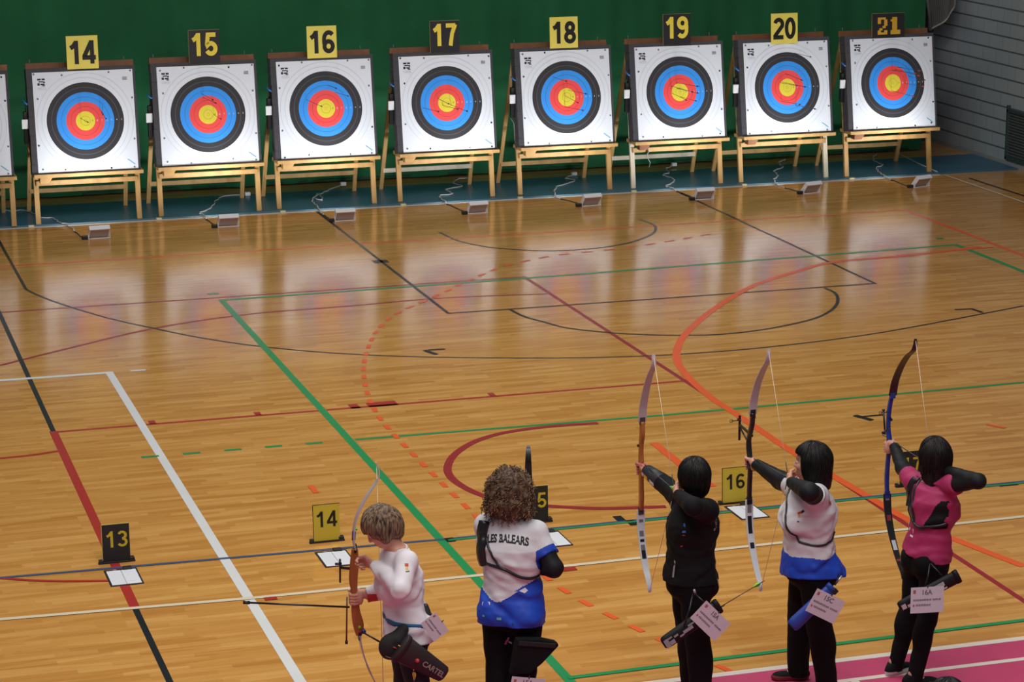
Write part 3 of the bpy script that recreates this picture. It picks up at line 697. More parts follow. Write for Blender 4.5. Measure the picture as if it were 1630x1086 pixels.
        if n != 21:
            put_digits(mb, str(n), .295, q + XA * bw / 2 + NBu * bh * (.50 if yellow else .56) + NBn * .0135, XA, NBu, BD if yellow else YD, .195, .92, .04)
        else:
            dg = {'2': ['111110', '110011', '110011', '000011', '000110', '011000', '110011', '111111'], '1': ['011100', '111100', '011100', '011100', '011100', '011100', '111111', '111111']}
            for ci, ch in enumerate('21'):
                for r, row in enumerate(dg[ch]):
                    for cc, b_ in enumerate(row):
                        if b_ == '1':
                            u = .085 + ci * .20 + cc * .025; v = bh - .055 - r * .03; a = q + XA * u + NBu * v + NBn * .0135
                            mb.add([a, a + XA * .0252, a + XA * .0252 - NBu * .0302, a - NBu * .0302], [(0, 3, 2, 1)], mat('digit_amber', (206, 156, 40), .5))
        mb.build('digits', nb)
        if not yellow:
            mb = MB(); 
            for (u0, v0, u1, v1) in ((-.004, 0, .004, bh), (-.004, bh - .004, bw + .004, bh + .004), ): mb.prism([(u0, v0), (u1, v0), (u1, v1), (u0, v1)], q, XA, NBu, NBn, .011, mat('olive_edge', (128, 118, 62), .6))
            mb.build('edging', nb)
for n in range(13, 22): make_target(n)

# arrows stuck in the faces
SHAFT = mat('carbon_black', (66, 64, 70), .4); FLC = [mat('fletch_dark', (52, 50, 66), .6), mat('fletch_blue', (44, 60, 140), .6), mat('fletch_magenta', (150, 40, 92), .6), mat('fletch_orange', (240, 96, 44), .6)]
CN = ['dark', 'blue', 'magenta', 'orange']
def arrow_mesh(L, fl, name='arrow', pt=(118, 118, 120), nock=None):
    """arrow along +Y from nock at origin"""
    root = empty(name)
    MB().tube([(0, .012, 0), (0, L - .03, 0)], .0030, SHAFT, n=8, up=(0, 0, 1)).build('shaft', root)
    mb = MB()
    for k in range(3):
        a = 2 * math.pi * k / 3 + .5; d = Vector((math.cos(a), 0, math.sin(a)))
        mb.prism([(.03, .003), (.04, .013), (.055, .013), (.085, .003)], (0, 0, 0), (0, 1, 0), d, d.cross(Vector((0, 1, 0))), .0012, fl)
    mb.build('fletching', root)
    MB().tube([(0, 0, 0), (0, .014, 0), (0, .02, 0)], [.003, .0042, .0038], nock or fl, n=8).build('nock', root)
    MB().tube([(0, L - .03, 0), (0, L - .018, 0), (0, L, 0)], [.0036, .0036, .0006], mat('steel_point', pt, .3, metal=.8), n=8).build('point', root)
    return root
protos = {}
AW = lambda n, k, c: f'{CN[c]} fletched arrow stuck in target face {n}'
for n in range(14, 22):
    lst = SHOT[n]; used_side = {}
    for i, (x, z, c) in enumerate(lst):
        if c not in protos: protos[c] = arrow_mesh(.72, FLC[c]); o = protos[c]
        else: o = copy_tree(protos[c])
        o.location = (x, 30.55, z)
        rn = random.Random(n * 10 + i); o.rotation_euler = (rn.uniform(-.085, -.05), rn.uniform(-2, 2), rn.uniform(-.02, .02))
        cx, cz = TX[n] + PW / 2, ZB + PW / 2 * CT; dx, dz = x - cx, z - cz; r = math.hypot(dx, dz)
        ring = 'in the yellow' if r < .122 else 'in the red ring' if r < .244 else 'in the blue ring' if r < .366 else 'in the black ring' if r < .49 else 'in the white edge'
        side = ('upper' if dz > .03 else 'lower' if dz < -.03 else 'middle') + ' ' + ('right' if dx > 0 else 'left')
        tag(o, f'{CN[c]} fletched arrow stuck {ring}, {side}, of target {NW[n]}', 'arrow', f'{CN[c]} arrows in target {NW[n]}')
# floodlights in front of each target, lighting it from below
FLX = [3.978, 5.659, 7.172, 8.954, 10.553, 12.16, 13.738, 15.392]
FLY = [30.10, 30.36, 30.29, 30.26, 30.32, 30.29, 30.28, 30.26]
hous = mat('white_lamp_housing', (238, 234, 234), .45); backm = mat('grey_brown_lamp_back', (172, 152, 148), .5); glas = mat('lamp_glass', (255, 250, 240), .2, emit=2.0)
def floodlight(i):
    n = 14 + i; x = FLX[i]; y = FLY[i]; rot = [.05, .0, -.02, .06, .1, 0, .22, .3][i]
    r = empty('floodlight', (x, y, 0)); tag(r, f'small white floodlight on the floor in front of target {NW[n]}', 'floodlight', 'floodlights lined up in front of the mat')
    X = Matrix.Translation((x, y, .085)) @ Matrix.Rotation(rot, 4, 'Z') @ Matrix.Rotation(math.radians(40), 4, 'X')
    # local: +Y faces the target, z along the panel
    MB().box((-.12, -.022, -.075), (.12, .026, .075), backm, X).build('housing', r, bevel=.004)
    mb = MB(); mb.box((-.13, -.03, .07), (.13, .034, .088), hous, X); mb.box((-.13, -.03, -.08), (-.118, .034, .08), hous, X); mb.box((.118, -.03, -.08), (.13, .034, .08), hous, X); mb.box((-.13, .0, -.085), (.13, .034, -.073), hous, X); mb.build('rim', r, bevel=.003)
    MB().box((-.105, .026, -.062), (.105, .030, .062), glas, X).build('glass', r)
    mb = MB()
    for s in (-1, 1):
        a = Vector((x + s * .135 * math.cos(rot), y + s * .135 * math.sin(rot), .08)); mb.bar(a, (a.x, a.y, .008), .006, .03, hous, up=(0, 1, 0))
    mb.bar((x - .14, y - .14 * math.sin(rot), .006), (x + .14, y + .14 * math.sin(rot), .006), .03, .006, hous, up=(0, 0, 1)); mb.build('bracket', r)
    MB().box((x - .215, y - .03, .002), (x - .14, y + .025, .045), BB).build('plug', r, bevel=.006)
    d = bpy.data.lights.new('lamp', 'AREA'); d.shape = 'RECTANGLE'; d.size = .2; d.size_y = .12; d.energy = FLOOD; d.color = (.93, .97, 1.0); d.spread = math.radians(110)
    lo = bpy.data.objects.new('lamp', d); COL.objects.link(lo); lo.parent = r
    lo.matrix_local = Matrix.Translation((0, 0, .085)) @ Matrix.Rotation(rot, 4, 'Z') @ Matrix.Rotation(math.radians(40), 4, 'X') @ Matrix.Translation((0, .034, 0)) @ Matrix.Rotation(math.radians(90), 4, 'X')
    return r
FLOOD = 11.5
for i in range(8): floodlight(i)
WC = mat('white_cable_jacket', (190, 192, 194), .5); GC = mat('grey_cable_jacket', (70, 78, 84), .5)
for i, c in enumerate(CABLES):
    rn = random.Random(i); P = spline(c, 6); Q = []
    for k, p in enumerate(P):
        zz = .007 if p.y < 31.06 else .031
        w = .012 if k > 6 else 0
        Q.append((p.x + w * math.sin(k * 1.9), p.y + w * math.cos(k * 1.3), zz))
    k0 = 9
    o = empty('power_cable', (Q[0][0], Q[0][1], 0)); tag(o, f'white cable curling over the mat to the floodlight of target {NW[14 + i]}', 'cable', 'floodlight cables')
    MB().tube(Q[:k0 + 1], .0075, GC, n=6).build('grey_lead', o); MB().tube(Q[k0:], .0085, WC, n=6).build('white_lead', o)
    if i in (2, 4, 5, 1): MB().box((Q[-1][0] - .04, Q[-1][1] - .03, .023), (Q[-1][0] + .04, Q[-1][1] + .03, .075), mat('white_plastic', (216, 218, 220), .5)).build('junction', o, bevel=.01)
o = MB().tube([(x, y, .03) for x, y in WIRE], .008, WC, n=6).build('power_cable'); tag(o, 'straight pale cable lying on the mat right of target twenty-one', 'cable')
# white ribbon hanging on stand 19, cord beside stand 17/18
o = MB().tube([(11.64, 31.315, .575), (11.74, 31.31, .545), (11.70, 31.30, .46), (11.76, 31.31, .37), (11.74, 31.31, .30)], [.02, .03, .016, .012, .006], WC, n=6, flat=.3).build('cloth_strip'); tag(o, 'white cloth strip tied to the front rail of stand nineteen', 'cloth')
o = MB().tube([(9.80, 31.5, 1.05), (9.84, 31.48, .98), (9.86, 31.45, .5), (9.87, 31.42, .03)], .006, mat('pale_cord', (166, 170, 168), .7), n=6).build('hanging_cord'); tag(o, 'pale cord hanging down left of stand eighteen', 'cord')

# ------------------------------------------------------------------ number boards and clipboards by the blue line
def floor_board(n, x, y, yellow):
    r = empty('number_board', (x, y, 0)); tag(r, f'{"yellow" if yellow else "black"} floor stand board with the {"black" if yellow else "yellow"} number {NW[n]}', 'number board')
    w, h = .205, .285; U = Vector((0, .05, 1)).normalized(); Nn = Vector((0, -1, .05)).normalized(); q = Vector((x - w / 2, y, .012))
    MB().prism([(0, 0), (w, 0), (w, h), (0, h)], q, XA, U, Nn, .009, YB2 if yellow else BB).build('panel', r, bevel=.002)
    mb = MB(); put_digits(mb, str(n), .125, q + XA * w * (.5 if n == 14 else .53) + U * h * .60 + Nn * .0102, XA, U, BD if yellow else YD2, .15, 1.05); mb.build('digits', r)
    mb = MB(); e = .004; em = mat('gold_edge', (206, 186, 96), .5)
    mb.prism([(-e, h), (w + e, h), (w + e, h + e), (-e, h + e)], q, XA, U, Nn, .010, em if not yellow else mat('dark_olive_edge', (96, 88, 44), .6)); mb.prism([(-e, 0), (0, 0), (0, h), (-e, h)], q, XA, U, Nn, .010, em if not yellow else mat('dark_olive_edge', (96, 88, 44), .6)); mb.build('edging', r)
    MB().box((x - w / 2 - .035, y - .02, 0), (x + w / 2 + .035, y + .012, .014), BB).build('base', r, bevel=.003)
    MB().box((x + w / 2 - .01, y - .02, .012), (x + w / 2 + .03, y + .03, .035), BB).build('foot', r, bevel=.004); MB().box((x - w / 2 - .03, y - .02, .012), (x - w / 2 - .0, y + .03, .026), BB).build('foot', r, bevel=.004)
YB2 = mat('floor_board_yellow', (206, 182, 56), .5); YD2 = mat('floor_digit_yellow', (206, 178, 40), .5)
for n, x in ((13, 2.335), (14, 3.945), (15, 5.615), (16, 7.295), (17, 8.86)): floor_board(n, x, 17.46 if n < 15 else 17.42, n in (14, 16))
def clipboard(n, x, y, rot=0.0):
    r = empty('clipboard', (x, y, 0)); tag(r, f'black clipboard with white score sheets on the floor before board {NW[n]}', 'clipboard', 'clipboards lying in front of the floor boards')
    X = Matrix.Translation((x, y, 0)) @ Matrix.Rotation(rot, 4, 'Z')
    MB().box((-.122, -.185, 0), (.122, .185, .006), BB, X).build('board', r, bevel=.002)
    mb = MB(); mb.box((-.108, -.172, .0062), (-.002, .150, .0078), mat('score_sheet', (226, 226, 232), .7), X); mb.box((.001, -.172, .0062), (.108, .150, .0080), mat('score_sheet', (226, 226, 232), .7), X); mb.build('score_sheet', r)
    mb = MB(); 
    for k in range(9): mb.box((-.095, .11 - k * .028, .0081), (.095, .1112 - k * .028, .0082), FAINT, X)
    mb.build('ruled_lines', r)
    MB().box((.02, .145, .006), (.085, .2, .022), BB, X).build('clip', r, bevel=.003); MB().box((-.06, .150, .006), (-.03, .172, .012), PINM, X).build('clip', r, bevel=.003)
clipboard(13, 2.333, 17.10); clipboard(14, 3.915, 17.04); clipboard(15, 5.595, 16.98); clipboard(16, 7.301, 17.17)

# ------------------------------------------------------------------ people
SKIN = mat('skin', (206, 150, 128), .55, vary=.05, scale=20); LIP = mat('lips', (176, 92, 86), .5); EYEW = mat('eye_white', (226, 222, 216), .3); EYED = mat('eye_dark', (48, 34, 28), .3); BROW = mat('eyebrow', (70, 52, 42), .8)
BLACK = mat('black_fabric', (13, 12, 14), .8, spec=.25, vary=.12, scale=25); BLACK2 = mat('black_trousers', (11, 10, 12), .85, spec=.2, vary=.12, scale=18); SLEEVE = mat('black_sleeve', (17, 18, 23), .65, spec=.3, vary=.1, scale=20)
WHITEF = mat('white_jersey', (212, 208, 214), .75, vary=.03, scale=14, bump=.1, bscale=90); BLUEF = mat('royal_blue_jersey', (18, 66, 186), .6, vary=.08, scale=14); PINKF = mat('magenta_jersey', (164, 36, 90), .65, vary=.06, scale=14, bump=.1, bscale=90)
WHITET = mat('white_training_top', (226, 218, 224), .75, vary=.03, scale=14)
def v3(x): return np.array(x, float)
def nrm(x): x = v3(x); return x / np.linalg.norm(x)
def noise_post(amp, freq, seed=0, skew=(1, 1, 1)):
    def g(X, Y, Z, D):
        n = vnoise((X * freq * skew[0] + Z * freq * .5, Y * freq * skew[1] - Z * freq * .35, Z * freq * skew[2]), seed)
        return D + amp * n
    return g
def fine_hand(wr, d, palm, thumb, curl=(20, 30, 30), spread=.0, L=1.0):
    """five-fingered hand: d = wrist to knuckles, palm = direction the palm faces, thumb = side the thumb is on"""
    wr = v3(wr); d = nrm(d); palm = nrm(v3(palm) - d * (v3(palm) @ d)); th = nrm(v3(thumb) - d * (v3(thumb) @ d) - palm * (v3(thumb) @ palm))
    P = [f_cap(wr - d * .035, wr + d * .015, .026, .024), f_ell(wr + d * .048, (.046, .038, .016), (d, th, palm)), f_cap(wr + d * .02 + th * .016, wr + d * .042 + th * .026 + palm * .008, .016, .014)]
    for i, (s, ln) in enumerate(((.028, .98), (.0095, 1.08), (-.0095, 1.0), (-.027, .8))):
        p = wr + d * (.082 - .006 * abs(i - 1)) * L + th * s; dd = d + th * s * spread * 8; dd = nrm(dd); ang = 0
        for j, (seg, r0, r1) in enumerate(((.042, .0092, .0085), (.026, .0085, .0078), (.02, .0078, .0068))):
            ang += math.radians(curl[j] * (1 + .08 * i)); q = p + (dd * math.cos(ang) + palm * math.sin(ang)) * seg * ln * L
            P.append(f_cap(p, q, r0, r1) + (.006,)); p = q
    t0 = wr + d * .03 + th * .03 + palm * .006; c = math.radians(curl[0] * .7)
    t1 = t0 + nrm(d * .7 + th * .65 + palm * .45 * c) * .036; t2 = t1 + nrm(d * .9 + th * .1 + palm * (.4 + c)) * .03
    P += [f_cap(t0, t1, .0125, .0105) + (.008,), f_cap(t1, t2, .0105, .0085) + (.006,)]
    return surface(P, .0032, .010, pad=.012)
def grip_hand(wr, c, ax, fwd, side):
    """hand closed round a bow grip. c grip centre, ax along the grip (up), fwd to the target, side = side of the knuckles"""
    wr = v3(wr); c = v3(c); ax = nrm(ax); fwd = nrm(v3(fwd) - ax * (v3(fwd) @ ax)); side = nrm(np.cross(ax, fwd)) * (1 if v3(side) @ np.cross(ax, fwd) > 0 else -1)
    web = c - fwd * .030 + ax * .012; d = nrm(web - wr)
    P = [f_cap(wr - d * .03, wr + d * .02, .026, .024), f_cap(wr + d * .02, web + side * .01 - ax * .008, .026, .022), f_ell(c - fwd * .030 + side * .018 - ax * .028, (.022, .026, .042), (fwd, side, ax))]
    R = .027
    for i in range(4):
        z = ax * (-.004 - .0185 * i) ; r = .0092 - .0006 * (i == 3); pts = []
        for a in (200, 155, 105, 60, 20 + 6 * i):
            t = math.radians(a); pts.append(c + z + side * (R * (-math.cos(t)) * 1.0 if False else R * math.sin(t) * 0 ) )
        pts = []
        for a in (-40, 10, 60, 115, 160 - 8 * i):   # from back-knuckle side, round the front, to the other side
            t = math.radians(a); pts.append(c + z + side * (R * math.cos(t)) + fwd * (R * 1.0 * math.sin(t)))
        for a, b in zip(pts[:-1], pts[1:]): P.append(f_cap(a, b, r, r * .95) + (.005,))
    t0 = web - side * .012; t1 = t0 - side * .018 + fwd * .03 + ax * .004; t2 = t1 + fwd * .028 + side * .008 - ax * .002
    P += [f_cap(t0, t1, .0125, .0105) + (.008,), f_cap(t1, t2, .0105, .0085) + (.006,)]
    return surface(P, .0032, .010, pad=.012)

def head_prims(c, look, up=(0, 0, 1), k=1.0):
    c = v3(c); f = nrm(look); u = nrm(v3(up) - f * (v3(up) @ f)); s = np.cross(f, u)   # s = person's right
    A = (s, f, u); k_ = k
    P = [f_ell(c + u * .03 - f * .012, (.075 * k, .094 * k, .086 * k), A) + (.02,), f_ell(c - u * .045 + f * .028, (.056, .062, .062), A) + (.03,), f_ell(c - u * .088 + f * .058, (.026, .022, .020), A) + (.02,),
         f_cap(c + u * .022 + f * .082, c - u * .022 + f * .100, .007, .011) + (.012,), f_ell(c - u * .024 + f * .092, (.017, .012, .009), A) + (.008,),
         f_ell(c - u * .056 + f * .083, (.024, .010, .006), A) + (.004,), f_ell(c - u * .066 + f * .081, (.021, .010, .006), A) + (.004,),
         f_ell(c + u * .034 + f * .072, (.055, .014, .010), A) + (.015,)]
    for sg in (-1, 1):
        P += [f_ell(c + s * sg * .078 - f * .008 - u * .005, (.009, .020, .032), A) + (.006,), f_ell(c + s * sg * .031 + f * .076 + u * .012, (.0125, .010, .0085), A) + (.003,), f_ell(c + s * sg * .036 + f * .058 - u * .018, (.022, .022, .020), A) + (.02,)]
    def slots(C):
        q = C - c; x = q @ s; y = q @ f; z = q @ u; out = np.zeros(len(C), int)
        lip = (np.abs(x) < .024) & (np.abs(z + .061) < .010) & (y > .075); out[lip] = 1
        for sg in (-1, 1):
            e = (np.abs(x - sg * .031) < .0115) & (np.abs(z - .012) < .006) & (y > .07); out[e] = 2
            e2 = (np.hypot(x - sg * .031, z - .012) < .0048) & (y > .07); out[e2] = 3
            b = (np.abs(x - sg * .031) < .021) & (np.abs(z - .038) < .0045) & (y > .06); out[b] = 4
        return out
    return P, slots, (s, f, u)

def person(name_tag, J, look, spec):
    J = {k: v3(v) for k, v in J.items()}
    lv = J['shL'] - J['shR']; lv[2] = 0; l = nrm(lv); fw = np.array([l[1], -l[0], 0.])
    if 'face' in spec: fw = nrm(spec['face']); l = np.array([-fw[1], fw[0], 0.])
    wa, wb = spec.get('wa', 1.), spec.get('wb', 1.)
    pel, che, nek = J['pelvis'], J['chest'], J['neck']; hz = spec['hip']; shz = (J['shL'][2] + J['shR'][2]) / 2
    top = nek[2]
    def cxy(z):
        return np.array([np.interp(z, [pel[2], che[2], top], [pel[0], che[0], nek[0]]), np.interp(z, [pel[2], che[2], top], [pel[1], che[1], nek[1]])])
    def st(z, a, b, o=0):
        c = cxy(z) + fw[:2] * o; return (z, c[0], c[1], a, b)
    waist = hz + (shz - hz) * .42
    rows = [st(hz - .10, .10 * wa, .08 * wb), st(hz - .05, .150 * wa, .108 * wb), st(hz + .03, .168 * wa, .118 * wb), st(hz + .11, .155 * wa, .108 * wb), st(waist, .132 * wa, .096 * wb), st(shz - .17, .150 * wa, .112 * wb), st(shz - .09, .160 * wa, .112 * wb), st(shz - .02, .145 * wa, .090 * wb), st(shz + .025, .105 * wa, .066 * wb), st(top - .005, .058, .052)]
    rid = J['root'] if 'root' in J else np.array([pel[0], pel[1], 0.])
    root = empty('person', (float(pel[0]), float(pel[1]), 0)); tag(root, spec['label'], 'person')
    hip = {'L': np.array([pel[0], pel[1], hz]) + l * .082 * wa, 'R': np.array([pel[0], pel[1], hz]) - l * .082 * wa}
    kn = {}
    for s in 'LR':
        a = J['an' + s]; m = (hip[s] + a) / 2; kn[s] = m + fw * spec.get('knee', .025) + np.array([0, 0, -.005])
    tors = [f_loft(rows, l, fw) + (.03,)]
    for s in 'LR':
        tors.append(f_cap(nek - [0, 0, .055], J['sh' + s] + [0, 0, .004], .048, .052 * wa ** .5) + (.05,))
    bust = []
    if spec.get('bust', 1):
        for sg in (-1, 1): c = cxy(shz - .16); b = np.array([c[0], c[1], shz - .165]) + l * sg * .068 + fw * .082 * wb; bust.append(f_ell(b, (.058, .05, .055), (l, fw, (0, 0, 1))) + (.035,))
    glute = []
    for sg in (-1, 1): c = cxy(hz); b = np.array([c[0], c[1], hz - .01]) + l * sg * .07 * wa - fw * .055 * wb; glute.append(f_ell(b, (.082 * wa, .078 * wb, .09), (l, fw, (0, 0, 1))) + (.04,))
    ka = spec.get('arm', 1.0)
    def arm(s, off=0, upto=1.0):
        sh, el, wr = J['sh' + s], J['el' + s], J['wr' + s]
        r = [f_cap(sh, el, .047 * ka + off, .038 * ka + off) + (.02,), f_cap(el, wr, .037 * ka + off, .026 + off) + (.015,), f_ell(el + (wr - el) * .28, (.045, .040 * ka + off, .040 * ka + off), (nrm(wr - el),) + tuple(perp(wr - el))) + (.02,)]
        return r
    def leg(s, off=0, k=1.0):
        h, n, a = hip[s], kn[s], J['an' + s]
        return [f_cap(h - [0, 0, .02], n, .086 * wa + off, .054 + off) + (.03,), f_cap(n, a, .052 + off, .036 + off) + (.02,), f_ell(n + (a - n) * .3 - fw * .014, (.05 + off, .052 + off, .11), (l, fw, (0, 0, 1))) + (.03,)]
    hp, hs, hf = head_prims(J['head'], look)
    body = tors + bust + glute + hp + [f_cap(nek - [0, 0, .02], J['head'] - hf[2] * .04 - hf[1] * .02, .052, .050) + (.03,)]
    for s in 'LR': body += arm(s); body += leg(s); body += [f_cap(J['an' + s], J['an' + s] + nrm(spec.get('toe' + s, fw)) * .07 - [0, 0, .05], .034, .022) + (.02,)]
    parts = [surface(body, .006, .02)]
    for s in 'LR':
        hd = spec['hand' + s]
        parts.append(hd(J['wr' + s]))
    b = np_mesh('body', parts, [SKIN, LIP, EYEW, EYED, BROW], root, hs)
    # trousers
    def tpost(X, Y, Z, D):
        D = D + .0035 * vnoise((X * 30 + Z * 22, Y * 30 - Z * 15, Z * 34), 2)
        D = np.maximum(D, Z - (hz + spec.get('rise', .12)))
        for s in 'LR':
            a = J['an' + s]; r = (X - a[0]) ** 2 + (Y - a[1]) ** 2 < .03
            D = np.where(r, np.maximum(D, a[2] - .05 - Z), D)
        return D
    lowr = [f_loft([(r[0], r[1], r[2], r[3] + .010, r[4] + .010) for r in rows[:6]], l, fw) + (.03,)] + [(g[0], g[1], g[2], .04) for g in glute]
    def tl(s):
        h, n, a = hip[s], kn[s], J['an' + s]; lw = spec.get('legw', .012)
        return [f_cap(h - [0, 0, .02], n, .090 * wa + .008, .058 + lw) + (.03,), f_cap(n, a - [0, 0, .05], .056 + lw, .046 + lw) + (.02,), f_ell(n + (a - n) * .3 - fw * .012, (.054 + lw, .056 + lw, .12), (l, fw, (0, 0, 1))) + (.03,)]
    tr = surface(lowr + tl('L') + tl('R'), .0065, .02, tpost)
    tro = np_mesh('trousers', [tr], spec.get('trmats', [BLACK2]), root, spec.get('trslot'))
    # shoes
    for s in 'LR':
        a = J['an' + s]; t = nrm(spec.get('toe' + s, fw)); sd = np.cross((0, 0, 1), t); g = np.array([a[0], a[1], 0.])
        z0 = .0125
        P = [f_ell(g - t * .035 + [0, 0, .045], (.045, .034, .045), (t, sd, (0, 0, 1))), f_ell(g + t * .06 + [0, 0, .035], (.085, .040, .034), (t, sd, (0, 0, 1))), f_ell(g + t * .125 + [0, 0, .028], (.05, .042, .028), (t, sd, (0, 0, 1))), f_cap(a - [0, 0, .03], a + [0, 0, .01], .043, .043)]
        def sp(X, Y, Z, D): return np.maximum(np.maximum(D, z0 - Z), Z - a[2] - .004)
        def ss(C, a=a): return (C[:, 2] < .045).astype(int)
        shn = np_mesh('shoe', [surface(P, .0045, .03, sp)], [spec.get('shoe', BLACK), spec.get('sole', mat('white_sole', (206, 206, 208), .6))], root, ss)
    # top
    hem = spec['hem']; sl = spec.get('sleeve', .55); tr0 = [(r[0], r[1], r[2], r[3] + .016, r[4] + .016) for r in rows]
    tr0[0] = st(hz - .10, .182 * wa, .135 * wb); tr0[1] = st(hz - .03, .186 * wa, .138 * wb); tr0[2] = st(hz + .05, .182 * wa, .133 * wb); tr0[3] = st(hz + .12, .168 * wa, .122 * wb); tr0[4] = st(waist, .152 * wa, .114 * wb)
    tr0[-1] = st(top - .012, .066, .060)
    def cxyz(p): return p
    shirt = [f_loft(tr0, l, fw) + (.03,)] + [(g[0], g[1], g[2], .04) for g in [f_ell(cc, rr, ax) for cc, rr, ax in bust_info(bust, cxy, shz, l, fw, wb)]] if spec.get('bust', 1) else [f_loft(tr0, l, fw) + (.03,)]
    for s in 'LR': shirt.append(f_cap(nek - [0, 0, .058], J['sh' + s] + [0, 0, .006], .056, .064 * ka) + (.05,))
    if hem < hz + .0:
        for sg in (-1, 1): c = cxy(hz); gb = np.array([c[0], c[1], hz - .01]) + l * sg * .07 * wa - fw * .058 * wb; shirt.append(f_ell(gb, (.104 * wa, .100 * wb ** .6, .115), (l, fw, (0, 0, 1))) + (.04,))
    cuts = []
    for s in 'LR':
        sh, el, wr = J['sh' + s], J['el' + s], J['wr' + s]; slv = spec.get('sleeve' + s, sl)
        if slv <= 1:
            e = sh + (el - sh) * slv; shirt.append(f_capflat(sh, e, .064 * ka, .062 * ka) + (.03,))
        else:
            shirt += [f_cap(sh, el, .060 * ka, .050 * ka) + (.03,), f_capflat(el, wr - nrm(wr - el) * .012, .050 * ka, .036) + (.02,)]
    tilt = spec.get('hemtilt', (0, 0)); wr_amp = spec.get('wrinkle', .009); sk = spec.get('skew', 1)
    def spst(X, Y, Z, D):
        U_ = (X - pel[0]) * l[0] + (Y - pel[1]) * l[1]; V_ = (X - pel[0]) * fw[0] + (Y - pel[1]) * fw[1]
        q1 = Z * .8 + (U_ + V_ * .6) * .62 * sk; q2 = Z * .5 - (U_ + V_) * .8 * sk
        n1 = vnoise((q1 * 62 + 1.2 * np.sin(q2 * 14), q2 * 20, q1 * 48 + U_ * 12), 1); n2 = vnoise((X * 60, Y * 60 + Z * 38, Z * 70 + X * 30), 4)
        amt = np.clip((shz + .02 - Z) / .15, .25, 1)
        D = D + (wr_amp * (n1 - .55) + wr_amp * .35 * n2) * amt
        D = np.maximum(D, hem + (X - pel[0]) * tilt[0] + (Y - pel[1]) * tilt[1] - Z)
        D = np.where((X - nek[0]) ** 2 + (Y - nek[1]) ** 2 < .085 ** 2, np.maximum(D, Z - top + spec.get('neckcut', .012)), D)
        for e, dn in cuts:
            q = (X - e[0]) * dn[0] + (Y - e[1]) * dn[1] + (Z - e[2]) * dn[2]
            near = ((X - e[0]) ** 2 + (Y - e[1]) ** 2 + (Z - e[2]) ** 2) < .13 ** 2
            D = np.where(near, np.maximum(D, q), D)
        return D
    sm = spec['topmats']; sf = spec.get('topslot')
    ctx = dict(J=J, l=l, fw=fw, pel=pel, hz=hz, shz=shz, cxy=cxy)
    to = np_mesh(spec.get('topname', 'shirt'), [surface(shirt, .006, .03, spst)], sm, root, (lambda C: sf(C, ctx)) if sf else None)
    # undersleeves
    for s in spec.get('under', ''):
        sh, el, wr = J['sh' + s], J['el' + s], J['wr' + s]; e1 = wr - nrm(wr - el) * spec.get('ucut', .01); dn = nrm(wr - el); uk = spec.get('uk', 1.)
        P = [f_cap(sh, el, .054 * ka * uk, .046 * ka * uk) + (.02,), f_capflat(el, e1, .0495 * ka * uk, .036) + (.02,)]
        def up_(X, Y, Z, D):
            D = D + .0022 * vnoise((X * 60 + Z * 30, Y * 60, Z * 60), 3)
            return D
        np_mesh('sleeve', [surface(P, .005, .02, up_)], [SLEEVE], root)
    # collar
    if 'collar' in spec:
        c0 = nek + [0, 0, -.028]
        MB().tube([tuple(c0 + l * .062 * math.cos(t) + fw * (.058 * math.sin(t) + .004) + np.array([0, 0, .006 - .012 * math.sin(t)])) for t in np.linspace(0, 2 * math.pi, 25)], spec.get('collar_r', .012), spec['collar'], n=8).build('collar', root)
    # hair
    hair(root, J['head'], hf, spec['hair'])
    ctx['root'] = root; ctx['top'] = to; ctx['trousers'] = tro; ctx['hip'] = hip; ctx['kn'] = kn; ctx['hf'] = hf
    return ctx
def perp(d):
    d = nrm(d); a = np.cross(d, (0, 0, 1) if abs(d[2]) < .9 else (1, 0, 0)); a = nrm(a); return a, np.cross(d, a)
def bust_info(bust, cxy, shz, l, fw, wb):
    out = []
    for sg in (-1, 1):
        c = cxy(shz - .16); b = np.array([c[0], c[1], shz - .17]) + l * sg * .062 + fw * .086 * wb; out.append((b, (.078, .062, .070), (l, fw, (0, 0, 1))))
    return out
